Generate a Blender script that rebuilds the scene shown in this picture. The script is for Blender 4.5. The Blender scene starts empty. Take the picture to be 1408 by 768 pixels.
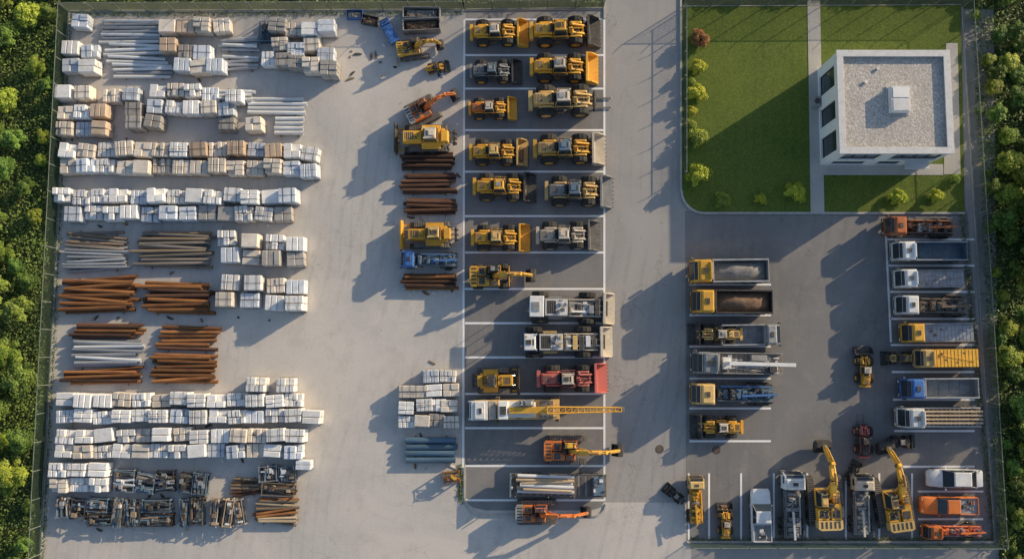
import bpy, bmesh, math, random
import numpy as np
from mathutils import Vector, Matrix
R=random.Random(7); NR=np.random.RandomState(7)
sc=bpy.context.scene
COL=sc.collection
rad=math.radians
# ---------------- camera survey ----------------
LENS=30.0; F=LENS/36*1408; TH=rad(5.0); H=84.7
cam=bpy.data.cameras.new("camera"); cam.lens=LENS; cam.clip_end=3000; cam.clip_start=1
co=bpy.data.objects.new("camera",cam); COL.objects.link(co)
co.location=(0,-H*math.tan(TH),H); co.rotation_euler=(TH,0,0); sc.camera=co
def W(px,py,z=0.0):
    x=(px-704)/F; y=-(py-384)/F
    d=(x, y*math.cos(TH)+math.sin(TH), y*math.sin(TH)-math.cos(TH))
    t=(z-H)/d[2]
    return Vector((d[0]*t, -H*math.tan(TH)+d[1]*t, z))
# ---------------- light ----------------
EL=rad(17.0); sd=Vector((0.84,0.54,0)).normalized()
sundir=Vector((sd.x*math.cos(EL),sd.y*math.cos(EL),math.sin(EL)))
sl=bpy.data.lights.new("sun",'SUN'); sl.energy=5.0; sl.angle=rad(0.5); sl.color=(1,0.8,0.53)
so=bpy.data.objects.new("sun",sl); COL.objects.link(so); so.rotation_euler=sundir.to_track_quat('Z','Y').to_euler(); so.location=(60,40,60)
w=bpy.data.worlds.new("World"); sc.world=w; w.use_nodes=True
wn=w.node_tree; bg=wn.nodes['Background']; sky=wn.nodes.new('ShaderNodeTexSky')
sky.sky_type='NISHITA'; sky.sun_disc=False; sky.sun_elevation=EL; sky.sun_rotation=math.atan2(sd.x,sd.y)
wn.links.new(sky.outputs[0],bg.inputs[0]); bg.inputs[1].default_value=0.15
sc.view_settings.view_transform='Standard'; sc.view_settings.look='None'; sc.view_settings.exposure=0
# ---------------- materials ----------------
def setup(name):
    m=bpy.data.materials.new(name); m.use_nodes=True
    return m,m.node_tree,m.node_tree.nodes['Principled BSDF']
def c4(c): return (c[0],c[1],c[2],1)
def mixc(nt,f,a,b,bt='MIX'):
    n=nt.nodes.new('ShaderNodeMixRGB'); n.blend_type=bt
    for i,v in zip(('Fac','Color1','Color2'),(f,a,b)):
        if isinstance(v,bpy.types.NodeSocket): nt.links.new(v,n.inputs[i])
        elif i=='Fac': n.inputs[i].default_value=v
        else: n.inputs[i].default_value=c4(v)
    return n.outputs[0]
def rng(nt,v,a,b,c=0,d=1):
    n=nt.nodes.new('ShaderNodeMapRange'); n.clamp=True
    nt.links.new(v,n.inputs['Value'])
    for i,x in zip(('From Min','From Max','To Min','To Max'),(a,b,c,d)): n.inputs[i].default_value=x
    return n.outputs[0]
def noise(nt,vec,scale,detail=5,wv=None,rough=.55,dist=0):
    n=nt.nodes.new('ShaderNodeTexNoise'); n.inputs['Scale'].default_value=scale; n.inputs['Detail'].default_value=detail
    n.inputs['Roughness'].default_value=rough; n.inputs['Distortion'].default_value=dist
    nt.links.new(vec,n.inputs['Vector'])
    if wv is not None:
        n.noise_dimensions='4D'; nt.links.new(wv,n.inputs['W'])
    return n.outputs['Fac']
def math_(nt,op,a,b):
    n=nt.nodes.new('ShaderNodeMath'); n.operation=op
    for i,v in enumerate((a,b)):
        if isinstance(v,bpy.types.NodeSocket): nt.links.new(v,n.inputs[i])
        else: n.inputs[i].default_value=v
    return n.outputs[0]
_mc={}
def mat(name,c,c2=None,scale=1.5,rough=.55,metal=0,dirt=.35,dirtc=(.3,.24,.17),bump=.15,rnd=.25,coat=0):
    if name in _mc: return _mc[name]
    m,nt,b=setup(name); c2=c2 or tuple(x*.78 for x in c)
    tc=nt.nodes.new('ShaderNodeTexCoord').outputs['Object']; oi=nt.nodes.new('ShaderNodeObjectInfo').outputs['Random']
    wv=math_(nt,'MULTIPLY',oi,41)
    f=rng(nt,noise(nt,tc,scale,3,wv),.35,.65)
    col=mixc(nt,f,c,c2)
    if dirt>0:
        d=rng(nt,noise(nt,tc,scale*2.3,6,wv,.72),.46,.72,0,dirt)
        col=mixc(nt,d,col,dirtc)
    v=rng(nt,oi,0,1,1-rnd,1+rnd*.35)
    hs=nt.nodes.new('ShaderNodeHueSaturation'); nt.links.new(col,hs.inputs['Color']); nt.links.new(v,hs.inputs['Value'])
    nt.links.new(hs.outputs[0],b.inputs['Base Color'])
    b.inputs['Roughness'].default_value=rough
    b.inputs['Metallic'].default_value=metal
    if coat: b.inputs['Coat Weight'].default_value=coat
    if bump:
        bp=nt.nodes.new('ShaderNodeBump'); bp.inputs['Strength'].default_value=bump; bp.inputs['Distance'].default_value=.05
        nt.links.new(noise(nt,tc,scale*7,4,wv),bp.inputs['Height']); nt.links.new(bp.outputs[0],b.inputs['Normal'])
    _mc[name]=m; return m
yellow=mat('yellow paint',(.9,.5,.05),(.78,.4,.04),dirt=.4)
yellow2=mat('pale yellow paint',(.82,.54,.18),(.68,.46,.19),dirt=.5)
orange=mat('orange paint',(.85,.23,.035),(.68,.17,.03),dirt=.4)
orangeD=mat('deep orange paint',(.55,.15,.03),(.4,.11,.03),dirt=.5)
red=mat('faded red paint',(.68,.16,.13),(.58,.18,.15),dirt=.5,dirtc=(.4,.3,.25))
white=mat('white paint',(.88,.88,.88),(.78,.78,.78),dirt=.25,rough=.4)
beige=mat('beige paint',(.72,.64,.53),(.6,.53,.43),dirt=.45)
greyp=mat('grey paint',(.38,.39,.4),(.25,.26,.27),dirt=.4)
blue=mat('blue paint',(.05,.2,.58),(.05,.15,.42),dirt=.25)
bluegrey=mat('blue grey steel paint',(.14,.24,.34),(.1,.16,.22),dirt=.45)
dark=mat('dark steel',(.04,.04,.043),(.07,.066,.06),dirt=.35,rough=.6)
steel=mat('worn steel',(.3,.29,.27),(.17,.16,.15),dirt=.5,metal=.3,rough=.5)
rubber=mat('tyre rubber',(.02,.02,.021),(.035,.034,.032),dirt=.3,rough=.85,dirtc=(.14,.12,.09))
glass=mat('dark glass',(.02,.03,.04),(.03,.04,.05),dirt=.1,rough=.14,bump=0,coat=.4)
hyd=mat('chrome rod',(.5,.5,.5),metal=.9,rough=.25,dirt=.1)
lampm=mat('lamp lens',(.8,.75,.6),rough=.2,dirt=0,bump=0)
redlamp=mat('red lamp lens',(.5,.02,.02),rough=.2,dirt=0,bump=0)
amber=mat('amber beacon',(.8,.3,.02),rough=.3,dirt=0,bump=0)
soil=mat('brown soil load',(.2,.12,.07),(.3,.19,.12),scale=3,rough=.95,dirt=.3,bump=.8)
gravel=mat('grey gravel load',(.36,.35,.33),(.24,.23,.22),scale=5,rough=.95,bump=.8)
rust=mat('rusty steel',(.36,.15,.045),(.17,.065,.028),scale=2.5,rough=.85,dirt=.5,dirtc=(.42,.23,.08),rnd=.55)
rustdark=mat('dark rusty steel',(.13,.06,.036),(.07,.035,.024),scale=2.5,rough=.85,dirt=.45,dirtc=(.24,.12,.06),rnd=.5)
whitepl=mat('white plastic pipe',(.8,.82,.84),(.64,.67,.7),rough=.45,dirt=.3,rnd=.2)
galv=mat('galvanised steel',(.5,.52,.55),(.34,.36,.39),metal=.3,rough=.45,dirt=.35)
bluepl=mat('blue pipe coating',(.08,.17,.27),(.06,.12,.19),rough=.5,dirt=.3)
timber=mat('weathered timber',(.34,.25,.17),(.22,.17,.12),scale=3,rough=.85,rnd=.4)
timberg=mat('grey timber',(.25,.22,.2),(.16,.145,.13),scale=3,rough=.85,rnd=.4)
palew=mat('pale timber',(.6,.48,.34),(.48,.37,.25),scale=3,rough=.8,rnd=.3)
wrapA=mat('white wrapped load',(.92,.92,.92),(.77,.77,.77),scale=1.3,rough=.35,dirt=.35,dirtc=(.45,.39,.33),bump=.6,rnd=.16)
wrapB=mat('cream block load',(.82,.75,.66),(.68,.61,.53),scale=1.3,rough=.6,dirt=.45,bump=.4,rnd=.22,dirtc=(.38,.29,.22))
wrapC=mat('cool grey wrapped load',(.74,.8,.88),(.58,.63,.71),scale=1.3,rough=.35,dirt=.3,bump=.6,rnd=.2)
wrapD=mat('tan block load',(.62,.48,.36),(.48,.36,.27),scale=1.3,rough=.7,dirt=.4,bump=.4,rnd=.25)
wrapE=mat('dull grey block load',(.45,.43,.41),(.32,.31,.3),scale=1.3,rough=.7,dirt=.4,bump=.4,rnd=.25)
strapm=mat('black strap',(.05,.05,.055),dirt=.1,bump=0)
wallm=mat('white render wall',(.87,.87,.87),(.82,.82,.82),scale=.6,rough=.7,dirt=.12,rnd=0)
conc=mat('concrete kerb',(.55,.53,.5),(.4,.39,.37),scale=1,rough=.85,rnd=.1)
barkm=mat('bark',(.12,.09,.06),(.07,.05,.035),scale=4,rough=.9)
fencem=mat('fence green wire',(.1,.15,.11),(.07,.11,.08),rough=.5,dirt=.1,rnd=0,bump=0)
postm=mat('fence post paint',(.22,.26,.23),(.14,.17,.15),rough=.5,dirt=.2)
iron=mat('cast iron',(.12,.09,.07),(.16,.13,.1),rough=.7,bump=.4)

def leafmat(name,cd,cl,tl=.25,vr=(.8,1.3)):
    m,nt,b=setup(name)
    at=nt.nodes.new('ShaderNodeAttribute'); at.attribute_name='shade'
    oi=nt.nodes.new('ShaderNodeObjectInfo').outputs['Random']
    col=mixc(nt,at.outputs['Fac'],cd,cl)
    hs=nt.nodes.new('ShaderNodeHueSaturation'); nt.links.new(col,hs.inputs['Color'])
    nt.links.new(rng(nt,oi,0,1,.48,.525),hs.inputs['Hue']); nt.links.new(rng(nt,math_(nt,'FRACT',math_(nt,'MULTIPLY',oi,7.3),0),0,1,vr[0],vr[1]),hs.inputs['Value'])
    nt.links.new(hs.outputs[0],b.inputs['Base Color']); b.inputs['Roughness'].default_value=.6
    if tl:
        tr=nt.nodes.new('ShaderNodeBsdfTranslucent'); nt.links.new(hs.outputs[0],tr.inputs[0])
        mx=nt.nodes.new('ShaderNodeMixShader'); mx.inputs[0].default_value=tl
        nt.links.new(b.outputs[0],mx.inputs[1]); nt.links.new(tr.outputs[0],mx.inputs[2])
        nt.links.new(mx.outputs[0],nt.nodes['Material Output'].inputs[0])
    return m
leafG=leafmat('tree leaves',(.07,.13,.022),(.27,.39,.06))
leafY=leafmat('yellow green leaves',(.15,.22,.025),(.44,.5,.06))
leafS=leafmat('lime shrub leaves',(.3,.36,.03),(.7,.72,.08),vr=(.95,1.15))
leafSG=leafmat('green shrub leaves',(.16,.24,.04),(.44,.54,.08),vr=(.95,1.15))
leafR=leafmat('russet leaves',(.26,.1,.04),(.55,.28,.1),vr=(.85,1.1))
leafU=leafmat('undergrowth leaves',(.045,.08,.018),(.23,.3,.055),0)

def groundmat(name,base,alt,stain,stainamt,marks,fine=.12,rough=.85):
    m,nt,b=setup(name)
    p=nt.nodes.new('ShaderNodeNewGeometry').outputs['Position']
    f=rng(nt,noise(nt,p,.07,7,dist=.8,rough=.62),.38,.62); col=mixc(nt,f,base,alt)
    f2=rng(nt,noise(nt,p,.45,7,rough=.65),.5,.75,0,stainamt); col=mixc(nt,f2,col,stain)
    f3=rng(nt,noise(nt,p,1.1,3),.68,.78,0,stainamt*.9); col=mixc(nt,f3,col,tuple(x*.4 for x in stain))
    for k,(rot,sx) in enumerate(((rad(4),.3),(rad(14),.2))):
        mp=nt.nodes.new('ShaderNodeMapping'); nt.links.new(p,mp.inputs[0]); mp.inputs['Rotation'].default_value=(0,0,rot); mp.inputs['Location'].default_value=(3*k,7*k,0)
        wv=nt.nodes.new('ShaderNodeTexWave'); wv.wave_type='BANDS'; wv.bands_direction='X'; nt.links.new(mp.outputs[0],wv.inputs[0])
        wv.inputs['Scale'].default_value=sx; wv.inputs['Distortion'].default_value=9; wv.inputs['Detail'].default_value=1; wv.inputs['Detail Scale'].default_value=.12
        t=rng(nt,wv.outputs['Fac'],.72,1.0); msk=rng(nt,noise(nt,mp.outputs[0],.07,3),.46,.6)
        brk=rng(nt,noise(nt,p,2.0,5),.3,.65)
        t=math_(nt,'MULTIPLY',math_(nt,'MULTIPLY',t,msk),math_(nt,'MULTIPLY',brk,marks)); col=mixc(nt,t,col,tuple(x*.55 for x in base))
    fn=rng(nt,noise(nt,p,6,8,rough=.8),.25,.75,1-fine*1.6,1+fine); 
    hs=nt.nodes.new('ShaderNodeHueSaturation'); nt.links.new(col,hs.inputs['Color']); nt.links.new(fn,hs.inputs['Value'])
    vo=nt.nodes.new('ShaderNodeTexVoronoi'); vo.feature='DISTANCE_TO_EDGE'; vo.inputs['Scale'].default_value=.16
    wp=nt.nodes.new('ShaderNodeVectorMath'); wp.operation='ADD'; nt.links.new(p,wp.inputs[0])
    nz=nt.nodes.new('ShaderNodeTexNoise'); nz.inputs['Scale'].default_value=.5; nz.inputs['Detail'].default_value=5; nt.links.new(p,nz.inputs['Vector']); 
    sc_=nt.nodes.new('ShaderNodeVectorMath'); sc_.operation='SCALE'; sc_.inputs['Scale'].default_value=3.0; nt.links.new(nz.outputs['Color'],sc_.inputs[0]); nt.links.new(sc_.outputs[0],wp.inputs[1]); nt.links.new(wp.outputs[0],vo.inputs['Vector'])
    cr=rng(nt,vo.outputs['Distance'],0,.006,.5,0); cm=rng(nt,noise(nt,p,.12,2),.5,.6)
    col=mixc(nt,math_(nt,'MULTIPLY',cr,cm),hs.outputs[0],tuple(x*.35 for x in base))
    nt.links.new(col,b.inputs['Base Color']); b.inputs['Roughness'].default_value=rough
    bp=nt.nodes.new('ShaderNodeBump'); bp.inputs['Strength'].default_value=.2; bp.inputs['Distance'].default_value=.02
    nt.links.new(noise(nt,p,9,5,rough=.7),bp.inputs['Height']); nt.links.new(bp.outputs[0],b.inputs['Normal'])
    return m
concG=groundmat('yard concrete ground',(.66,.61,.56),(.53,.51,.49),(.4,.37,.34),.45,.35)
asph=groundmat('road asphalt',(.42,.4,.385),(.34,.33,.32),(.48,.44,.4),.4,.35)
asphD=groundmat('parking asphalt',(.265,.257,.255),(.2,.197,.197),(.37,.33,.29),.5,.35)
pathm=groundmat('path paving',(.55,.52,.48),(.46,.44,.4),(.33,.31,.28),.3,0)
def grassmat(name,a,b_,c,sc1=.25,stripe=0):
    m,nt,b=setup(name); p=nt.nodes.new('ShaderNodeNewGeometry').outputs['Position']
    col=mixc(nt,rng(nt,noise(nt,p,sc1,6),.35,.65),a,b_); col=mixc(nt,rng(nt,noise(nt,p,3,6,rough=.75),.45,.75,0,.7),col,c)
    if stripe:
        wv=nt.nodes.new('ShaderNodeTexWave'); wv.bands_direction='X'; nt.links.new(p,wv.inputs[0]); wv.inputs['Scale'].default_value=.32; wv.inputs['Distortion'].default_value=.3
        col=mixc(nt,rng(nt,wv.outputs['Fac'],.3,.7,0,stripe),col,tuple(x*1.35 for x in a))
    sp=rng(nt,noise(nt,p,6,8,rough=.9),.34,.66,.4,1.45); hs=nt.nodes.new('ShaderNodeHueSaturation'); nt.links.new(col,hs.inputs['Color']); nt.links.new(sp,hs.inputs['Value'])
    nt.links.new(hs.outputs[0],b.inputs['Base Color']); b.inputs['Roughness'].default_value=.9
    bp=nt.nodes.new('ShaderNodeBump'); bp.inputs['Strength'].default_value=.5; bp.inputs['Distance'].default_value=.06
    nt.links.new(noise(nt,p,10,5,rough=.8),bp.inputs['Height']); nt.links.new(bp.outputs[0],b.inputs['Normal']); return m
lawnm=grassmat('lawn grass',(.09,.14,.015),(.125,.17,.02),(.18,.2,.035),stripe=.3)
wild=grassmat('wild grass',(.05,.085,.018),(.09,.11,.03),(.13,.14,.045))
def paintmark():
    m,nt,b=setup('white road paint'); p=nt.nodes.new('ShaderNodeNewGeometry').outputs['Position']
    col=mixc(nt,rng(nt,noise(nt,p,2.2,8,rough=.75),.55,.7,0,.45),(.95,.95,.95),(.35,.34,.33)); nt.links.new(col,b.inputs['Base Color']); b.inputs['Roughness'].default_value=.7; return m
markm=paintmark()
def gravelroof():
    m,nt,b=setup('roof gravel'); p=nt.nodes.new('ShaderNodeNewGeometry').outputs['Position']
    vo=nt.nodes.new('ShaderNodeTexVoronoi'); vo.inputs['Scale'].default_value=5; nt.links.new(p,vo.inputs['Vector'])
    col=mixc(nt,rng(nt,noise(nt,p,3.5,8,rough=.95),.4,.6),(.36,.33,.3),(.85,.8,.75)); col=mixc(nt,rng(nt,vo.outputs['Distance'],.3,.7,0,.45),col,(.26,.24,.22)); col=mixc(nt,rng(nt,noise(nt,p,.4,4),.45,.7,0,.35),col,(.36,.33,.3))
    nt.links.new(col,b.inputs['Base Color']); b.inputs['Roughness'].default_value=.9
    bp=nt.nodes.new('ShaderNodeBump'); bp.inputs['Strength'].default_value=.5; bp.inputs['Distance'].default_value=.04; nt.links.new(vo.outputs['Distance'],bp.inputs['Height']); nt.links.new(bp.outputs[0],b.inputs['Normal']); return m
roofg=gravelroof()
# ---------------- mesh builder ----------------
class MB:
    def __init__(s): s.v=[];s.f=[];s.fm=[];s.mats=[]
    def add(s,vs,fs,m):
        if m not in s.mats: s.mats.append(m)
        i=s.mats.index(m); o=len(s.v); s.v+=[tuple(v) for v in vs]; s.f+=[tuple(o+k for k in f) for f in fs]; s.fm+=[i]*len(fs); return s
    def box(s,x0,x1,y0,y1,z0,z1,m,t=(0,0,0)):
        a,b,c=t
        vs=[(x0,y0,z0),(x1,y0,z0),(x1,y1,z0),(x0,y1,z0),(x0+a,y0+c,z1),(x1-b,y0+c,z1),(x1-b,y1-c,z1),(x0+a,y1-c,z1)]
        return s.add(vs,[(0,3,2,1),(4,5,6,7),(0,1,5,4),(1,2,6,5),(2,3,7,6),(3,0,4,7)],m)
    def cyl(s,p0,p1,r,m,n=12,r1=None):
        p0=Vector(p0);p1=Vector(p1);d=(p1-p0).normalized(); r1=r if r1 is None else r1
        u=d.orthogonal().normalized(); w_=d.cross(u); vs=[]
        for p,q in((p0,r),(p1,r1)):
            for i in range(n):
                a=2*math.pi*i/n; vs.append(p+u*math.cos(a)*q+w_*math.sin(a)*q)
        fs=[(i,(i+1)%n,n+(i+1)%n,n+i) for i in range(n)]+[tuple(range(n))[::-1],tuple(range(n,2*n))]
        return s.add(vs,fs,m)
    def prism(s,prof,y0,y1,m):
        n=len(prof); vs=[(x,y0,z) for x,z in prof]+[(x,y1,z) for x,z in prof]
        return s.add(vs,[tuple(range(n)),tuple(range(n,2*n))[::-1]]+[(i,(i+1)%n,n+(i+1)%n,n+i) for i in range(n)],m)
    def slab(s,poly,z0,z1,m):
        n=len(poly); vs=[(p[0],p[1],z0) for p in poly]+[(p[0],p[1],z1) for p in poly]
        return s.add(vs,[tuple(range(n))[::-1],tuple(range(n,2*n))]+[(i,(i+1)%n,n+(i+1)%n,n+i) for i in range(n)],m)
    def beam(s,p0,p1,w_,h,m,h1=None):
        p0=Vector(p0);p1=Vector(p1);d=(p1-p0).normalized(); up=Vector((0,0,1))
        if abs(d.z)>.97: up=Vector((1,0,0))
        sd_=d.cross(up).normalized(); u=sd_.cross(d); h1=h if h1 is None else h1; vs=[]
        for p,hh in((p0,h),(p1,h1)):
            for a,b in((-1,-1),(1,-1),(1,1),(-1,1)): vs.append(p+sd_*a*w_/2+u*b*hh/2)
        return s.add(vs,[(0,3,2,1),(4,5,6,7),(0,1,5,4),(1,2,6,5),(2,3,7,6),(3,0,4,7)],m)
    def lathe(s,c,prof,m,n=20,jag=0,axis='y'):
        vs=[];k=len(prof)
        for i in range(n):
            a=2*math.pi*i/n; j=1+(jag if i%2 else 0)
            for r,y in prof:
                q=(c[0]+r*j*math.cos(a),c[1]+y,c[2]+r*j*math.sin(a)) if axis=='y' else (c[0]+r*j*math.cos(a),c[1]+r*j*math.sin(a),c[2]+y)
                vs.append(q)
        fs=[(i*k+q,i*k+q+1,((i+1)%n)*k+q+1,((i+1)%n)*k+q) for i in range(n) for q in range(k-1)]
        return s.add(vs,fs,m)
    def clutter(s,x0,x1,y0,y1,z,n,ms,mx=.35):
        for i in range(n):
            a=R.uniform(.08,mx);b=R.uniform(.08,mx);x=R.uniform(x0,x1-a);y=R.uniform(y0,y1-b); s.box(x,x+a,y,y+b,z-.03,z+R.uniform(.04,.22),R.choice(ms),(.01,.01,.01))
        for i in range(max(1,n//4)):
            y=R.uniform(y0,y1); s.cyl((x0,y,z+.06),(x1,R.uniform(y0,y1),z+.08),.03,dark,6)
        return s
    def mesh(s,name,bevel=.03,smooth=False):
        bm=bmesh.new(); vv=[bm.verts.new(v) for v in s.v]
        for f,mi in zip(s.f,s.fm):
            try: fc=bm.faces.new([vv[i] for i in f]); fc.material_index=mi; fc.smooth=smooth
            except ValueError: pass
        bmesh.ops.recalc_face_normals(bm,faces=bm.faces)
        if bevel>0:
            es=[e for e in bm.edges if len(e.link_faces)==2 and e.calc_face_angle(0)>.75]
            try: bmesh.ops.bevel(bm,geom=es,offset=bevel,segments=1,affect='EDGES',clamp_overlap=True)
            except Exception: pass
        me=bpy.data.meshes.new(name); bm.to_mesh(me); bm.free()
        for m in s.mats: me.materials.append(m)
        return me
def P(name,mb,ch=(),bevel=.03,label=None,smooth=False): return dict(n=name,me=mb.mesh(name,bevel,smooth),ch=list(ch),label=label)
def link(name,me,parent=None,loc=(0,0,0),rz=0):
    o=bpy.data.objects.new(name,me); o.location=loc; o.rotation_euler=(0,0,rz); o.parent=parent; COL.objects.link(o); return o
def parts(parent,ps,off):
    for p in ps:
        o=link(p['n'],p['me'],parent,off)
        if p['label']: o['label']=p['label']
        parts(o,p['ch'],(0,0,0))
def inst(t,name,loc,rz,scale,label,cat,group=None):
    e=link(name,None,None,loc,rz); e.empty_display_size=.3
    e.scale=scale if isinstance(scale,(tuple,list)) else (scale,)*3
    parts(e,t['p'],(-t['c'],0,0)); e['label']=label; e['category']=cat
    if group: e['group']=group
    return e
def V(t,name,cx,cy,lp,head,label,cat,group=None,z=1.2,ys=1.0):
    a=W(cx-lp/2,cy,z); b=W(cx+lp/2,cy,z); c=W(cx,cy,z); s=(b-a).length/t['L']
    return inst(t,name,(c.x,c.y,.004),rad(head+R.uniform(-1,1)),(s,s*ys,s),label,cat,group)
def struct(mb,name,bevel=0,label=None):
    o=link(name,mb.mesh(name,bevel)); o['kind']='structure'; 
    return o
def TP(ps,x0,x1): return dict(p=ps,c=(x0+x1)/2,L=x1-x0)
# ---------------- vehicle parts ----------------
def wheel(x,y,r,w_,rimm,name='wheel'):
    s=1 if y>0 else -1
    t=MB().lathe((x,y,r),[(r*.55,-w_/2),(r*.9,-w_/2),(r,-w_*.36),(r*1.01,0),(r,w_*.36),(r*.9,w_/2),(r*.55,w_/2)],rubber,26,.05)
    q=MB().lathe((x,y,r),[(0.01,s*w_*.2),(r*.22,s*w_*.2),(r*.25,s*w_*.34),(r*.3,s*w_*.2),(r*.5,s*w_*.25),(r*.57,s*w_*.48)],rimm,16)
    return P(name,t,[P('rim',q,bevel=0)],bevel=0)
def cabpart(x0,x1,hw,z0,z1,frame,roof,t=(.1,.15,.07),beacon=True,name='cab'):
    g=MB().box(x0,x1,-hw,hw,z0,z1,glass,t)
    f=.08
    for sx,ix in((x0,t[0]),(x1,-t[1])):
        for sy in(-1,1): g.beam((sx,sy*hw,z0),(sx+ix,sy*(hw-t[2]),z1),f,f,frame)
    g.box(x0-.02,x1+.02,-hw-.02,hw+.02,z0-.05,z0+.35,frame)
    r=MB().box(x0+.02+t[0],x1-.06-t[1],-hw+.12,hw-.12,z1,z1+.14,roof,(.06,.08,.06))
    r.box((x0+x1)/2-.45,(x0+x1)/2+.1,-.28,.28,z1+.14,z1+.22,R.choice([roof,dark,greyp])).box((x0+x1)/2+.18,(x0+x1)/2+.36,-.34,.34,z1+.14,z1+.17,dark)
    for s in(-1,1): r.box(x1-t[1]-.12,x1-t[1]+.04,s*(hw-.2)-.07,s*(hw-.2)+.07,z1+.05,z1+.2,lampm)
    ch=[P('cab_roof',r,bevel=.03)]
    if beacon: ch.append(P('beacon',MB().cyl((x0+.35,hw*.6,z1+.13),(x0+.35,hw*.6,z1+.33),.08,amber,8),bevel=0))
    return P(name,g,ch,bevel=.015)
def grille(b,x0,x1,y0,y1,z,m=None):
    m=m or dark; b.box(x0,x1,y0,y1,z-.02,z+.015,m)
    n=5
    for i in range(n):
        x=x0+(i+.5)*(x1-x0)/n; b.box(x-.03,x+.03,y0+.04,y1-.04,z+.015,z+.04,steel)
def loader(body,roof=None,tool='bucket',tm=None,rimm=None,hood=None):
    roof=roof or body; tm=tm or steel; rimm=rimm or body; hood=hood or body
    b=MB(); b.box(-3.35,-1.2,-.72,.72,1.05,2.15,hood,(.3,0,.14)); b.box(-3.7,-3.3,-1.05,1.05,.75,1.6,body)
    b.box(-3.3,.45,-.5,.5,.62,1.06,dark); b.box(-1.2,.62,-1.05,1.05,1.12,1.3,dark)
    grille(b,-3.0,-2.3,-.45,.45,2.15); b.box(-2.15,-1.5,-.4,.4,2.13,2.22,hood); b.box(-1.45,-1.2,-.55,.55,2.12,2.18,dark); b.clutter(-2.2,-1.4,-.45,.45,2.2,3,[dark,steel],.2)
    for s in(-1,1):
        b.prism([(-2.7,1.55),(-2.5,1.78),(-1.4,1.82),(-1.15,1.5),(-1.25,1.46),(-1.45,1.7),(-2.4,1.68),(-2.6,1.52)],s*.73,s*.95,body)
        b.prism([(.7,1.6),(.85,1.78),(1.95,1.76),(2.1,1.55),(2.05,1.5),(1.9,1.66),(.95,1.68),(.78,1.55)],s*.72,s*.95,body)
        b.box(-.9,-.2,s*1.2-.18,s*1.2+.18,.55,1.12,dark); b.box(-.85,-.25,s*1.3-.1,s*1.3+.1,.75,.8,steel)
        b.cyl((-.9,s*1.05,1.3),(-.9,s*1.05,2.15),.025,dark,6); b.cyl((.5,s*1.05,1.3),(.5,s*1.05,2.15),.025,dark,6); b.cyl((-.9,s*1.05,2.15),(.5,s*1.05,2.15),.025,dark,6)
    b.box(.45,2.1,-.38,.38,.7,1.4,dark,(.1,.3,.08)); b.box(.55,1.2,-.3,.3,1.4,1.9,body,(.1,.2,.05))
    a=MB()
    for s in(-1,1):
        a.prism([(.7,1.85),(1.0,2.1),(2.3,1.6),(3.0,.8),(2.8,.5),(2.1,1.2)],s*.5-.1,s*.5+.1,body)
        a.cyl((.6,s*.28,1.4),(2.1,s*.28,1.5),.08,hyd,8)
    a.cyl((2.2,-.6,1.35),(2.2,.6,1.35),.13,body,10); a.cyl((.7,0,2.0),(1.7,0,1.95),.1,dark,8); a.cyl((1.6,0,1.95),(2.1,0,1.9),.055,hyd,8)
    a.beam((2.1,0,2.2),(2.2,0,1.2),.16,.2,body); a.beam((2.15,0,1.2),(2.85,0,.9),.1,.12,dark)
    k=MB(); x1=4.35
    if tool=='bucket':
        k.prism([(2.75,1.6),(2.66,.95),(2.75,.4),(3.05,.12),(4.25,.1),(4.25,.16),(3.1,.24),(2.88,.5),(2.82,.95),(2.88,1.56)],-1.8,1.8,tm)
        for s in(-1,1): k.prism([(2.75,1.58),(2.7,.6),(3.05,.12),(4.2,.12),(4.1,.65),(3.35,1.5)],s*1.8-.06,s*1.8+.06,tm)
        for i in range(8): k.box(4.22,4.42,-1.68+i*.48-.06,-1.68+i*.48+.06,.09,.17,dark,(0,.1,0))
        k.box(2.68,2.92,-1.84,1.84,1.55,1.64,tm)
        for y in(-1.0,0,1.0): k.box(2.55,2.7,y-.05,y+.05,.5,1.5,tm)
        if R.random()<.4: k.box(3.0,3.7,-1.2,1.0,.2,.5,soil,(.1,.25,.3))
    elif tool=='forks':
        k.box(2.75,2.9,-1.1,1.1,.3,1.35,dark); k.box(2.92,2.98,-1.15,1.15,.95,1.1,steel)
        for s in(-.55,.55): k.box(2.9,3.0,s-.08,s+.08,.12,1.2,steel); k.box(3.0,4.7,s-.1,s+.1,.1,.18,steel,(0,.1,.03))
        x1=4.7
    ps=[P('body',b),cabpart(-1.12,.46,.8,1.3,2.9,body,roof),P('lift_arm',a),P(tool if tool!='forks' else 'fork',k,bevel=.012)]
    for x in(-1.98,1.42):
        for y in(-1.34,1.34): ps.append(wheel(x,y,.88,.7,rimm))
    ps.append(P('exhaust_pipe',MB().cyl((-1.6,-.5,2.1),(-1.6,-.5,2.7),.07,dark,8).cyl((-1.6,-.5,2.2),(-1.6,-.5,2.5),.11,steel,8),bevel=0))
    for s in(-1,1): ps.append(P('headlight',MB().box(.9,1.02,s*.62-.1,s*.62+.1,1.8,2.0,lampm),bevel=.01))
    return TP(ps,-3.7,x1)
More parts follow.
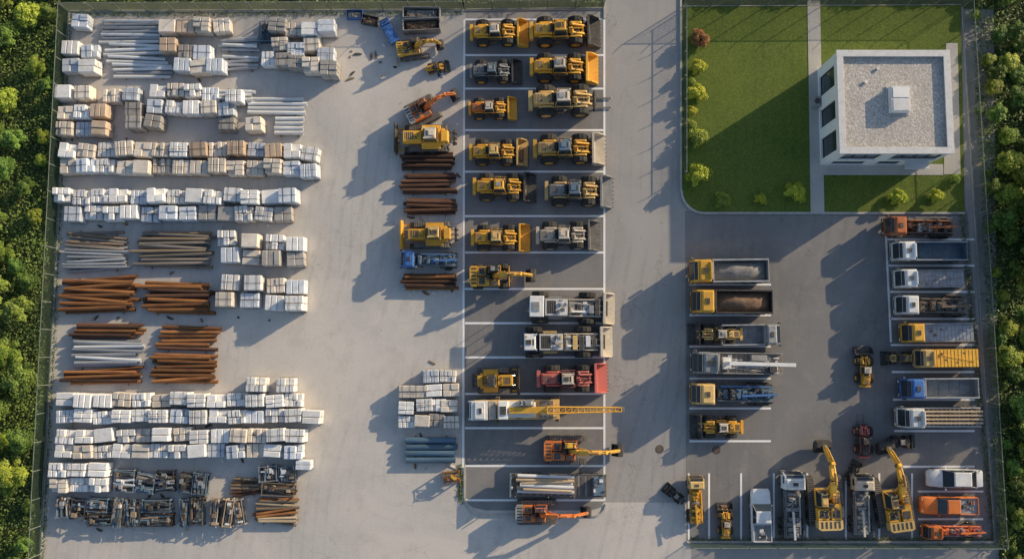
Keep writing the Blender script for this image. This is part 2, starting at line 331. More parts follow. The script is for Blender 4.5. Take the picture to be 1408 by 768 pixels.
def track(L,w_,h,y,x=0):
    n=7; pts=[]
    for i in range(n+1): a=math.pi/2+math.pi*i/n; pts.append((x-L/2+h/2+math.cos(a)*h/2,h/2+math.sin(a)*h/2))
    for i in range(n+1): a=-math.pi/2+math.pi*i/n; pts.append((x+L/2-h/2+math.cos(a)*h/2,h/2+math.sin(a)*h/2))
    b=MB().prism(pts,y-w_/2,y+w_/2,dark)
    k=int(L/.22)
    for i in range(k):
        xx=x-L/2+h/2+(L-h)*(i+.5)/k; b.box(xx-.06,xx+.06,y-w_/2-.02,y+w_/2+.02,h,h+.05,steel)
    for i in range(4):
        xx=x-L/2+h/2+(L-h)*i/3
        for s in(-1,1): b.cyl((xx,y+s*(w_/2),h*.5),(xx,y+s*(w_/2+.04),h*.5),h*.3,steel,10)
    return P('track',b,bevel=.012)
def excavator(body,reach=5.6,roof=None,arm=None,wheeled=False,cw=None):
    roof=roof or body; arm=arm or body; cw=cw or body
    b=MB(); b.box(-2.3,1.1,-1.25,1.25,1.05,1.3,dark)
    b.slab([(-2.5,-1.0),(-2.35,-1.28),(-1.6,-1.28),(-1.6,1.28),(-2.35,1.28),(-2.5,1.0)],1.12,2.0,cw)
    b.box(-1.57,-.1,-1.26,-.1,1.3,1.95,body,(0,.08,.06)); b.box(-1.57,-.45,-.05,1.26,1.3,1.85,body,(0,.08,.06)); b.box(-.1,1.0,-1.26,-.45,1.3,1.75,body,(0,.1,.05))
    grille(b,-1.4,-.7,-1.05,-.25,1.95); grille(b,-1.4,-.75,.2,1.05,1.85); b.box(-.42,-.2,.3,1.1,1.3,1.9,dark); b.box(-.45,-.1,-.45,.1,1.95,2.15,dark)
    for i in range(5): b.box(-2.3,-1.7,-1.0+i*.45,-.8+i*.45,2.0,2.02,dark)
    b.clutter(-1.4,-.2,-1.0,1.0,1.92,7,[dark,steel,greyp],.3)
    b.cyl((-1.1,.8,1.85),(-1.1,.8,2.4),.07,dark,8)
    for i in range(4): b.box(-.05+i*.26,.12+i*.26,-1.15,-.6,1.75,1.78,steel)
    for y in(-1.22,-.5): b.cyl((-.1,y,2.3),(.9,y,2.25),.03,dark,6); b.cyl((-.1,y,1.75),(-.1,y,2.3),.03,dark,6); b.cyl((.9,y,1.7),(.9,y,2.25),.03,dark,6)
    bo=MB(); p=[(.4,1.5),(reach*.22,2.9),(reach*.42,3.4),(reach*.7,3.1)]
    for i,(h0,h1) in enumerate(((.5,.7),(.7,.65),(.65,.42))):
        bo.beam((p[i][0],0,p[i][1]),(p[i+1][0],0,p[i+1][1]),.5,h0,arm,h1)
    bo.cyl((p[2][0],-.33,p[2][1]),(p[2][0],.33,p[2][1]),.18,dark,10); bo.cyl((p[3][0],-.33,p[3][1]),(p[3][0],.33,p[3][1]),.18,dark,10)
    for s in(-.38,.38): bo.cyl((.9,s,1.5),(reach*.25,s,2.5),.12,dark,8); bo.cyl((reach*.2,s,2.3),(reach*.34,s,3.1),.07,hyd,8)
    for s in(-.15,.15): bo.cyl((reach*.12,s,2.65),(reach*.4,s,3.75),.045,dark,6)
    bo.cyl((reach*.36,0,3.9),(reach*.56,0,3.8),.15,dark,8); bo.cyl((reach*.55,0,3.8),(reach*.7,0,3.55),.08,hyd,8)
    st=MB(); st.beam((reach*.66,0,3.5),(reach*.97,0,1.5),.4,.55,arm,.3); st.cyl((reach*.76,0,3.5),(reach*.95,0,2.2),.12,dark,8); st.beam((reach*.93,0,2.1),(reach*1.0,0,1.3),.28,.2,steel)
    bk=MB(); rx=reach*.97
    bk.prism([(rx-.1,1.55),(rx+.35,1.5),(rx+.55,.95),(rx+.25,.4),(rx-.4,.2),(rx-.72,.35),(rx-.7,.42),(rx-.38,.3),(rx+.18,.5),(rx+.43,.95),(rx+.25,1.4),(rx-.1,1.42)],-.75,.75,dark)
    for s in(-.75,.75): bk.prism([(rx-.1,1.5),(rx+.33,1.48),(rx+.52,.95),(rx+.22,.44),(rx-.4,.25),(rx-.7,.4)],s-.03,s+.03,dark)
    ps=[P('body',b),cabpart(-.3,1.2,.46,1.3,2.75,body,roof,t=(.05,.2,.05)),P('boom',bo),P('stick',st),P('bucket',bk,bevel=.01)]
    if wheeled:
        c=MB().box(-1.9,1.9,-.5,.5,.6,1.05,dark); ps.append(P('chassis',c))
        for x in(-1.55,1.55):
            for y in(-1.25,1.25): ps.append(wheel(x,y,.6,.6,arm))
        k=MB().prism([(2.1,.1),(2.0,.5),(2.15,.95),(2.22,.93),(2.1,.5),(2.2,.12)],-1.3,1.3,arm).box(1.85,2.05,-.4,.4,.5,.75,dark); ps.append(P('dozer_blade',k,bevel=.01))
    else:
        c=MB().box(-1.2,1.2,-1.1,1.1,.35,1.0,dark).cyl((0,0,.9),(0,0,1.08),.75,steel,16); ps.append(P('undercarriage',c)); ps+= [track(4.6,.7,.95,-1.5),track(4.6,.7,.95,1.5)]
    for pp in [ps[1]]+ps[1]['ch']: pp['me'].transform(Matrix.Translation((0,.8,0)))
    return TP(ps,-2.5,reach*1.0+.45)
def dozer(body,roof=None,blade=None,ripper=True):
    roof=roof or body; blade=blade or body
    b=MB(); b.box(.2,2.1,-.7,.7,.9,1.9,body,(0,.15,.1)); b.box(-2.0,.25,-.95,.95,.9,1.55,body); b.box(-2.4,-1.6,-.7,.7,.9,1.9,body,(.1,.1,.05)); grille(b,.9,1.8,-.45,.45,1.9); b.clutter(-2.2,.2,-.9,.9,1.55,6,[dark,steel,body],.35); b.clutter(.3,.9,-.5,.5,1.9,3,[dark,steel],.2)
    for s in(-1,1): b.box(-1.6,.2,s*1.15-.25,s*1.15+.25,1.1,1.4,body)
    k=MB(); k.prism([(2.75,.1),(2.62,.5),(2.6,.9),(2.78,1.35),(2.92,1.33),(2.78,.9),(2.8,.5),(2.95,.12)],-1.8,1.8,blade); 
    for s in(-1,1): k.beam((2.65,s*1.3,.4),(.6,s*1.35,.5),.16,.22,body); k.cyl((1.9,s*.6,1.4),(2.65,s*.6,.9),.07,hyd,8)
    k.box(2.55,2.7,-1.4,1.4,.3,.5,body)
    r=MB()
    if ripper:
        r.box(-3.0,-2.75,-.9,.9,.8,1.05,dark)
        for s in(-.6,0,.6): r.box(-3.15,-2.95,s-.07,s+.07,.25,1.15,steel,(0,0,.01)); r.beam((-2.4,s,1.0),(-2.85,s,.95),.12,.15,dark)
    ps=[P('body',b),cabpart(-1.4,.05,.78,1.5,2.75,body,roof),P('blade',k,bevel=.012),track(4.3,.6,.95,-1.3,-.2),track(4.3,.6,.95,1.3,-.2),
        P('exhaust_pipe',MB().cyl((.7,.3,1.9),(.7,.3,2.6),.06,dark,8),bevel=0)]
    if ripper: ps.append(P('ripper',r,bevel=.01))
    return TP(ps,-3.15,2.9)
def truck(cab,bed='tipper',bedm=None,load=None,axles=3,acc=None):
    bedm=bedm or greyp; b=MB(); b.box(-3.75,3.4,-.45,.45,.7,.95,dark); b.box(.9,1.75,-1.1,-.55,.5,1.0,steel); b.box(.9,1.75,.55,1.1,.5,1.0,dark); b.box(1.8,2.0,-.9,.9,.95,1.9,dark)
    for s in(-1,1): b.box(-3.8,-1.4,s*1.05-.2,s*1.05+.2,1.0-.02,1.0+.0,dark)
    c=MB(); c.prism([(1.95,.75),(3.82,.75),(3.85,1.5),(3.62,2.55),(2.0,2.65)],-1.25,1.25,cab); 
    c.prism([(3.86,1.52),(3.63,2.5),(3.3,2.6),(3.32,2.66),(3.7,2.56),(3.93,1.53)],-1.05,1.05,glass)
    for s in(-1,1): c.prism([(2.6,1.65),(3.55,1.65),(3.42,2.35),(2.6,2.35)],s*1.25-.015,s*1.25+.015,glass); c.box(3.7,3.95,s*1.42-.1,s*1.42+.1,1.7,2.2,dark); c.box(2.1,3.8,s*1.27-.03,s*1.27+.03,.85,1.05,dark)
    c.box(3.83,3.97,-1.25,1.25,.55,.9,dark)
    rf=MB().box(2.02,3.25,-1.15,1.15,2.62,2.74,cab,(.1,.2,.1)).box(2.4,2.85,-.35,.35,2.74,2.82,dark); 
    if R.random()<.5: rf.box(2.0,2.25,-1.0,1.0,2.7,2.95,cab,(0,.1,.1))
    ch=[P('cab_roof',rf)]
    for s in(-1,1): ch.append(P('headlight',MB().box(3.95,4.0,s*.9-.18,s*.9+.18,.95,1.15,lampm),bevel=0))
    ps=[P('chassis',b),P('cab',c,ch,bevel=.05)]
    k=MB(); z0,z1=1.0,2.1
    if bed=='tipper':
        k.box(-3.85,1.75,-1.22,1.22,z0,z0+.1,bedm)
        for s in(-1,1):
            k.box(-3.85,1.75,s*1.22-.05,s*1.22+.05,z0,z1,bedm)
            for i in range(7): x=-3.7+i*.88; k.box(x-.06,x+.06,s*1.3-.04,s*1.3+.04,z0,z1-.05,bedm)
            k.box(-3.87,1.8,s*1.24-.09,s*1.24+.09,z1,z1+.09,galv if bedm!=dark else bedm)
        k.box(1.7,1.8,-1.2,1.2,z0,z1+.35,bedm); k.box(1.75,2.2,-1.0,1.0,z1+.3,z1+.38,bedm); k.box(-3.92,-3.82,-1.2,1.2,z0,z1-.1,bedm)
        for i in range(5): k.box(-3.5+i*1.1,-3.44+i*1.1,-1.15,1.15,z0+.1,z0+.13,steel)
        ps.append(P('dump_bed',k,bevel=.015))
        if load:
            l=MB(); nx,ny=14,7; vs=[];fs=[]
            for i in range(nx+1):
                for j in range(ny+1):
                    u=i/nx; v=j/ny; vs.append((-3.78+5.4*u,-1.14+2.28*v,z0+.2+.85*math.sin(math.pi*u)**.6*math.sin(math.pi*v)**.7*R.uniform(.75,1.1)))
            for i in range(nx):
                for j in range(ny): a=i*(ny+1)+j; fs.append((a,a+ny+1,a+ny+2,a+1))
            l.add(vs,fs,load); ps.append(P('load',l,bevel=0,smooth=True))
    elif bed in('flat','crane','rails'):
        k.box(-3.85,1.75,-1.22,1.22,z0,z0+.14,bedm); k.box(1.68,1.78,-1.2,1.2,z0,z0+1.0,bedm)
        for i in range(14): x=-3.75+i*.4; k.box(x-.17,x+.17,-1.1,1.1,z0+.14,z0+.165,bedm if bed=='flat' else timberg)
        for s in(-1,1): k.box(-3.85,1.75,s*1.22-.05,s*1.22+.05,z0+.1,z0+(.5 if bed!='rails' else .35),bedm)
        k.clutter(-3.6,1.4,-1.0,1.0,z0+.18,3,[timber,dark,greyp],.35)
        ps.append(P('flatbed',k,bevel=.012))
        if bed=='rails':
            q=MB(); 
            for y in(-.75,-.25,.25,.75): q.beam((-3.9,y,z0+.45),(1.5,y,z0+.45),.24,.28,acc or timber)
            for x in(-3,-1,1): q.box(x-.06,x+.06,-1.0,1.0,z0+.18,z0+.32,timber)
            ps.append(P('beam_load',q,bevel=.02))
        if bed=='crane':
            q=MB(); q.box(.7,1.4,-.7,.7,z0+.17,z0+.9,acc or steel); q.cyl((1.05,0,z0+.9),(1.05,0,z0+1.6),.25,acc or steel,10); q.beam((1.1,0,z0+1.6),(-4.6,.1,z0+1.5),.42,.45,acc or steel,.25); q.beam((-3.5,.1,z0+1.15),(-.6,.45,z0+1.0),.28,.28,steel); q.cyl((.6,.3,z0+1.1),(-1.5,.3,z0+1.4),.1,hyd,8); q.box(-2.4,-1.1,-1.0,-.3,z0+.17,z0+.8,greyp); q.box(-3.3,-2.7,.3,1.0,z0+.17,z0+.7,dark); q.clutter(-3.6,1.2,-1.1,1.1,z0+.2,22,[dark,steel,greyp,white],.6)
            ps.append(P('crane_arm',q,bevel=.015))
    elif bed=='box':
        k.box(-3.85,1.75,-1.24,1.24,z0,z1+.3,bedm)
        for i in range(12): x=-3.6+i*.46; k.box(x-.04,x+.04,-1.2,1.2,z1+.3,z1+.34,bedm)
        k.clutter(-3.5,1.2,-1,1,z1+.33,5,[dark,greyp],.4)
        ps.append(P('cargo_box',k,bevel=.04))
    elif bed=='equip':
        k.box(-3.85,1.75,-1.0,1.0,z0,z0+.14,bedm)
        for i in range(9):
            x=-3.6+i*.58; h=R.uniform(.3,1.0); wy=R.uniform(.35,.8); oy=R.uniform(-.2,.2); k.box(x,x+.5,-wy+oy,wy+oy,z0+.14,z0+.14+h,R.choice([bedm,bedm,greyp,dark,acc or white]),(.04,.04,.05))
            k.clutter(x-.1,x+.5,-wy,wy,z0+.14+h,3,[dark,steel,bedm,acc or steel],.3)
        k.cyl((-3.7,.85,z0+.5),(1.4,.85,z0+.5),.09,steel,8); k.cyl((-3.4,-.9,z0+.4),(1.2,-.9,z0+.4),.12,acc or greyp,8); k.beam((-3.9,0,z0+1.1),(-.6,.2,z0+1.2),.26,.2,acc or steel)
        k.clutter(-3.7,1.4,-1.15,1.15,z0+.16,24,[dark,steel,greyp,bedm,timber],.5)
        ps.append(P('equipment_body',k,bevel=.012))
    xs=[2.75,-2.1,-3.1] if axles==3 else [2.75,-2.6]
    for x in xs:
        for y in(-1,1): ps.append(wheel(x,y*(1.08 if bed!='equip' else 1.2),.5,.32 if x>0 else .5,steel))
    for s in(-1,1): ps.append(P('tail_light',MB().box(-3.97,-3.93,s*.9-.12,s*.9+.12,.8,.92,redlamp),bevel=0))
    return TP(ps,-3.95,3.98)
def car(kind,paint):
    b=MB(); secs=[(-2.3,.72,.45,.8),(-2.2,.82,.3,.98),(-1.5,.88,.25,1.02),(0,.9,.25,.98),(1.3,.88,.25,.95),(2.0,.82,.28,.82),(2.28,.68,.4,.68)]
    if kind=='pickup': secs=[(-2.6,.85,.5,1.1),(-2.55,.9,.4,1.15),(-.9,.93,.4,1.15),(1.2,.93,.4,1.15),(2.3,.9,.4,1.08),(2.6,.8,.5,.95)]
    vs=[];k=8
    for x,hw,zl,zh in secs:
        vs+=[(x,-hw*.9,zl),(x,-hw,zl+.15),(x,-hw,zh-.16),(x,-hw*.86,zh),(x,hw*.86,zh),(x,hw,zh-.16),(x,hw,zl+.15),(x,hw*.9,zl)]
    n=len(secs); fs=[(i*k+j,i*k+(j+1)%k,(i+1)*k+(j+1)%k,(i+1)*k+j) for i in range(n-1) for j in range(k)]+[tuple(range(k)),tuple(range((n-1)*k,n*k))]
    b.add(vs,fs,paint)
    def gh(xa,xb,xc,xd,z0,z1,hw): 
        g=MB(); v=[(xa,-hw,z0),(xd,-hw,z0),(xd,hw,z0),(xa,hw,z0),(xb,-hw*.82,z1),(xc,-hw*.82,z1),(xc,hw*.82,z1),(xb,hw*.82,z1)]
        g.add(v,[(0,3,2,1),(4,5,6,7),(0,1,5,4),(1,2,6,5),(2,3,7,6),(3,0,4,7)],glass)
        for s in(-1,1):
            g.beam((xa,s*hw,z0),(xb,s*hw*.82,z1),.07,.07,paint); g.beam((xd,s*hw,z0),(xc,s*hw*.82,z1),.07,.07,paint); g.beam(((xa+xd)/2-.2,s*(hw+.01),z0),((xb+xc)/2-.1,s*hw*.83,z1),.08,.05,paint)
        r=MB().box(xb-.05,xc+.05,-hw*.84,hw*.84,z1-.01,z1+.05,paint,(.1,.12,.08)); return g,r
    if kind=='sedan': g,r=gh(-1.75,-1.05,.35,1.1,.96,1.42,.84)
    else: g,r=gh(-.75,-.6,.55,1.2,1.12,1.75,.88)
    ps=[P('body',b,bevel=.03,smooth=True),P('window_glass',g,[P('roof',r,bevel=.03)],bevel=.02)]
    if kind=='pickup':
        t=MB().box(-2.45,-.9,-.78,.78,1.1,1.17,greyp)
        for s in(-1,1): t.box(-2.5,-.85,s*.84-.05,s*.84+.05,1.1,1.3,paint)
        t.box(-2.52,-2.44,-.8,.8,1.1,1.3,paint); t.clutter(-2.3,-1,-.7,.7,1.18,6,[dark,paint,greyp],.5); ps.append(P('cargo_tray',t,bevel=.01))
    xs=secs[-1][0]
    for x in(xs*.62,-xs*.62):
        for y in(-.82,.82): ps.append(wheel(x,y,.34,.22,galv))
    for s in(-1,1):
        ps.append(P('headlight',MB().box(xs-.22,xs-.02,s*.6-.14,s*.6+.14,secs[-1][3]-.12,secs[-1][3]+.06,lampm,(.05,.05,.02)),bevel=.01))
        ps.append(P('side_mirror',MB().box(xs*.36,xs*.36+.12,s*1.02-.1,s*1.02+.1,.95,1.08,paint),bevel=.02))
    return TP(ps,-xs,xs)
def cranetruck(cab,carr,boom):
    b=MB(); b.box(-4.2,4.4,-1.3,1.3,.95,1.4,carr); b.box(-3.6,-2.2,-1.2,1.2,1.4,1.55,steel); b.box(2.2,2.9,-1.2,1.2,1.4,1.9,greyp)
    for x in(-4.0,2.0): b.box(x-.2,x+.2,-1.7,1.7,.6,.9,dark)
    b.clutter(-4.1,2.9,-1.25,1.25,1.42,34,[dark,steel,greyp,white,carr],.6)
    c=MB(); c.prism([(3.0,.8),(4.9,.8),(4.95,1.6),(4.6,2.3),(3.0,2.35)],-1.25,1.25,cab); c.box(4.6,4.97,-1.1,1.1,1.6,2.2,glass,(.0,.2,0)); c.box(3.2,4.3,-1.15,1.15,2.34,2.42,cab,(.1,.1,.1)); c.box(3.5,3.9,-.4,.4,2.42,2.5,dark)
    h=MB(); h.slab([(-1.8,-1.0),(1.2,-1.2),(1.5,-.4),(1.5,1.0),(-1.8,1.0)],1.5,1.75,cab); h.box(.9,2.0,-1.25,1.25,1.75,2.4,cab,(.1,.1,.1)); h.box(1.1,1.8,-.6,.6,2.4,2.52,dark); h.cyl((.2,-.5,2.1),(.2,.5,2.1),.35,steel,14)
    bo=MB()
    def lat(xa,xb,za,zb,w0,w1):
        n=max(3,int(abs(xb-xa)/.6)); pr=None
        for i in range(n+1):
            u=i/n; x=xa+(xb-xa)*u; z=za+(zb-za)*u; w_=w0+(w1-w0)*u
            q=[(x,-w_/2,z-w_/2),(x,w_/2,z-w_/2),(x,w_/2,z+w_/2),(x,-w_/2,z+w_/2)]
            for a in range(4): bo.cyl(q[a],q[(a+1)%4],.045,boom,5)
            if pr:
                for a in range(4): bo.cyl(pr[a],q[a],.08,boom,5); bo.cyl(pr[a],q[(a+1)%4],.045,boom,5)
            pr=q
    bo.beam((.8,0,2.2),(-3.0,0,2.4),.8,.6,boom,.6); lat(-2.9,-10.2,2.5,2.7,.85,.5)
    bo.cyl((-1,.0,1.9),(-3,.0,2.2),.14,hyd,8)
    hk=MB().box(-10.5,-10.1,-.35,.35,2.3,2.9,steel).box(-10.45,-10.25,-.1,.1,1.7,2.3,dark)
    cc=cabpart(-1.6,-.2,.38,1.75,2.7,cab,cab,beacon=False,name='crane_cab')
    for pp in [cc]+cc['ch']: pp['me'].transform(Matrix.Translation((0,-.95,0)))
    ps=[P('chassis',b,bevel=.015),P('cab',c,bevel=.05),P('crane_body',h),P('boom',bo,bevel=0),P('hook_block',hk),cc]
    for x in(3.6,2.4,-1.4,-2.9):
        for y in(-1.2,1.2): ps.append(wheel(x,y,.52,.45,steel))
    return TP(ps,-10.5,4.97)
def paver(body,cabm,bedm,acc,canopy):
    b=MB(); b.box(-3.4,4.2,-.8,.8,.6,1.0,dark); b.box(-2.0,.3,-.95,.95,1.0,1.9,body,(.05,.1,.1)); grille(b,-1.8,-.9,-.7,.7,1.9); b.clutter(-1.0,.2,-.8,.8,1.92,7,[dark,steel,acc,body],.4)
    for s in(-1,1):
        b.box(-1.6,-.3,s*1.12-.13,s*1.12+.13,1.3,1.4,acc)
        for x in(-1.9,-.9,.1): b.cyl((x,s*1.15,1.1),(x,s*1.15,2.0),.025,dark,6)
        b.cyl((-1.9,s*1.15,2.0),(.1,s*1.15,2.0),.025,dark,6)
    d=MB(); d.box(.35,3.5,-.85,.85,1.0,1.12,bedm)
    for s in(-1,1): d.box(.35,3.5,s*.88-.06,s*.88+.06,1.0,1.5,bedm)
    for i in range(5): x=.5+i*.6; wy=R.uniform(.3,.9); oy=R.uniform(-.2,.2); d.box(x,x+.5,-wy+oy,wy+oy,1.12,1.3+R.uniform(0,.6),R.choice([bedm,body,acc,greyp,dark]),(.04,.04,.06))
    d.clutter(.4,3.3,-1.0,1.0,1.3,26,[dark,steel,greyp,bedm,body],.45); d.cyl((.4,.5,1.75),(3.8,.2,1.2),.1,hyd,8); d.beam((.6,-.4,1.7),(3.9,-.4,1.1),.22,.25,body)
    hp=MB(); hp.prism([(3.75,1.7),(3.66,1.0),(3.75,.4),(4.05,.12),(5.0,.1),(5.0,.16),(4.1,.24),(3.9,.5),(3.84,1.0),(3.9,1.66)],-1.6,1.6,bedm)
    for s in(-1,1): hp.prism([(3.75,1.66),(3.7,.6),(4.05,.12),(4.95,.12),(4.8,.65),(4.2,1.5)],s*1.6-.06,s*1.6+.06,bedm)
    hp.box(3.7,3.95,-1.64,1.64,1.62,1.72,bedm); hp.box(3.3,3.7,-.7,.7,.5,1.2,dark)
    ps=[P('body',b),P('machinery_deck',d,bevel=.012),P('bucket',hp,bevel=.01)]
    if canopy: ps.append(P('canopy',MB().box(-3.5,-2.1,-1.1,1.1,2.75,2.87,cabm,(.05,.05,.05)).box(-3.2,-2.5,-.5,.5,2.87,2.95,greyp).cyl((-3.4,1,1),(-3.4,1,2.75),.04,dark,6).cyl((-3.4,-1,1),(-3.4,-1,2.75),.04,dark,6).cyl((-2.2,1,1),(-2.2,1,2.75),.04,dark,6).cyl((-2.2,-1,1),(-2.2,-1,2.75),.04,dark,6).box(-3.4,-2.1,-1.0,1.0,1.0,1.3,dark).box(-3.0,-2.6,-.3,.3,1.3,1.8,steel)))
    else: ps.append(cabpart(-3.5,-2.1,1.0,1.1,2.65,blue,cabm))
    for x in(-2.4,2.2):
        for y in(-1.4,1.4): ps.append(wheel(x,y,.8,.6,steel))
    return TP(ps,-3.5,5.1)
# ---------------- ground ----------------
def sheet(pts,z,m,name):
    return struct(MB().add([(p[0],p[1],z) for p in pts],[tuple(range(len(pts)))],m),name)
def WP(l,z=0): return [W(x,y,z) for x,y in l]
sheet([(-900,-900),(900,-900),(900,900),(-900,900)],-.06,wild,'ground')
sheet(WP([(95,15),(640,13),(640,900),(45,900)]),-.004,concG,'yard_ground')
sheet(WP([(639,13),(1366,13),(1374,744),(1374,900),(639,900)]),-.006,asph,'road')
sheet([W(831,-400),W(937,-400),W(937,14),W(831,14)],-.005,asph,'road')
sheet([W(560,690,0),W(950,690,0),W(950,1100,0),W(530,1100,0)],-.002,concG,'yard_ground')
sheet(WP([(639,28),(831,28),(831,688),(826,697),(812,701),(668,701),(650,697),(639,688)]),.002,asphD,'parking_ground')
sheet(WP([(942,290),(1330,290),(1368,742),(944,742)]),.002,asphD,'parking_ground')
def arc(cx,cy,r,a0,a1,n=8): return [(cx+r*math.cos(rad(a0+(a1-a0)*i/n)),cy-r*math.sin(rad(a0+(a1-a0)*i/n))) for i in range(n+1)]
lawn=[(936,10),(936,260)]+arc(968,262,31,180,270)+[(1326,293),(1320,8)]
sheet(WP(lawn),.1,lawnm,'lawn')
def kerb(pts,w_=.16,h=.12,name='kerb',m=None):
    ps=[Vector((p.x,p.y)) for p in WP(pts)]; L=[];Rr=[]
    for i,p in enumerate(ps):
        d=(ps[min(i+1,len(ps)-1)]-ps[max(i-1,0)]).normalized(); n=Vector((-d.y,d.x))*w_/2; L.append(p+n);Rr.append(p-n)
    b=MB(); n=len(ps); vs=[];fs=[]
    for i in range(n): vs+=[(L[i].x,L[i].y,-.03),(L[i].x,L[i].y,h),(Rr[i].x,Rr[i].y,h),(Rr[i].x,Rr[i].y,-.03)]
    for i in range(n-1):
        for j in range(4): fs.append((i*4+j,i*4+(j+1)%4,i*4+4+(j+1)%4,i*4+4+j))
    fs+=[(0,1,2,3),(4*n-4,4*n-3,4*n-2,4*n-1)]
    b.add(vs,fs,m or conc); return struct(b,name)
kerb([(936,-60)]+lawn[:-1],.2,.14)
kerb([(639,642),(639,680)]+arc(667,680,28,180,270)[1:]+[(815,708)]+arc(817,692,16,270,360)[1:],.18,.12)
kerb([(831,-60),(831,26)],.18,.12)
kerb([(944,744),(1366,744)],.2,.13)
pl=lambda pts,z,name:sheet(WP(pts),z,pathm,name)
pl([(1109,-40),(1126,-40),(1133,293),(1114,293)],.13,'path')
pl([(1127,226),(1296,226),(1296,241),(1127,241)],.134,'path')
pl([(1300,60),(1316,60),(1320,240),(1297,240)],.126,'path')
def line(x0,y0,x1,y1,w_=.2):
    a=W(x0,y0);b=W(x1,y1); d=(b-a).normalized(); n=Vector((-d.y,d.x,0))*w_/2
    sheet([(a+n)[:2],(b+n)[:2],(b-n)[:2],(a-n)[:2]],.008,markm,'road_marking')
line(638.5,27,636.5,688,.2); line(831,27,831,688,.2)
for y in(27,76,122,179,236,297,347,397,444,491,541,588,640,687): 
    a=W(638,y);b=W(831,y); sheet([(a.x+.1,a.y+.1),(b.x-.1,b.y+.1),(b.x-.1,b.y-.1),(a.x+.1,a.y-.1)],.0085,markm,'road_marking')
for y in(391,433,476,520,561,606): line(948,y,1060,y)
for y in(329,365,401,438,474,511,549,592,641): line(1219+(y-329)*.04,y,1340,y)
line(1217,300,1225,470)
for x in(947,975,1019,1064,1110,1163,1209,1254): line(x,650,x,741,.18)
for y in(675,713): line(1262,y,1352,y,.18)
# ---------------- fences ----------------
def fence(p0,p1,h=2.2,step=2.6,label='green chain link perimeter fence on steel posts'):
    a=W(*p0);b=W(*p1); a.z=b.z=0; L=(b-a).length; d=(b-a)/L; ang=math.atan2(d.y,d.x)
    e=link('chain_link_fence',None,None,a,ang); e['label']=label; e['category']='fence'; e['group']='perimeter fence runs'
    wm=MB(); s=.24; n=int(L/s)
    for i in range(-int(h/s),n):
        for sg in(1,-1):
            x0=i*s; x1=x0+h; za,zb=(.1,h) if sg>0 else (h,.1)
            if x0<0: 
                t=-x0/(x1-x0); za=za+(zb-za)*t; x0=0
            if x1>L: 
                t=(L-x0)/(x1-x0); zb=za+(zb-za)*t; x1=L
            if x1-x0<.02: continue
            wm.add([(x0,0,za-.012),(x1,0,zb-.012),(x1,0,zb+.012),(x0,0,za+.012)],[(0,1,2,3)],fencem)
            wm.add([(x0,-.012,za),(x1,-.012,zb),(x1,.012,zb),(x0,.012,za)],[(0,1,2,3)],fencem)
    link('wire_mesh',wm.mesh('wire_mesh',0),e)
    rl=MB().cyl((0,0,h),(L,0,h),.035,postm,6).cyl((0,0,.12),(L,0,.12),.02,postm,6); link('top_rail',rl.mesh('top_rail',0),e)
    link('plinth',MB().box(0,L,-.12,.12,-.05,.09,conc).mesh('plinth',0),e)
    pm=MB().cyl((0,0,0),(0,0,h+.12),.05,postm,8).cyl((0,0,h+.12),(.0,.3,h+.42),.03,postm,6).mesh('fence_post',0)
    k=int(L/step)
    for i in range(k+1): link('fence_post',pm,e,(i*L/k,0,0))
fence((95,17),(54,800)); fence((636,14),(96,16)); fence((829,12),(640,14)); fence((1321,8),(938,10)); fence((1368,745),(1323,10)); fence((946,746),(1366,747))
fence((941,240),(941,14),1.2,2.2,'low wire fence along the lawn edge')
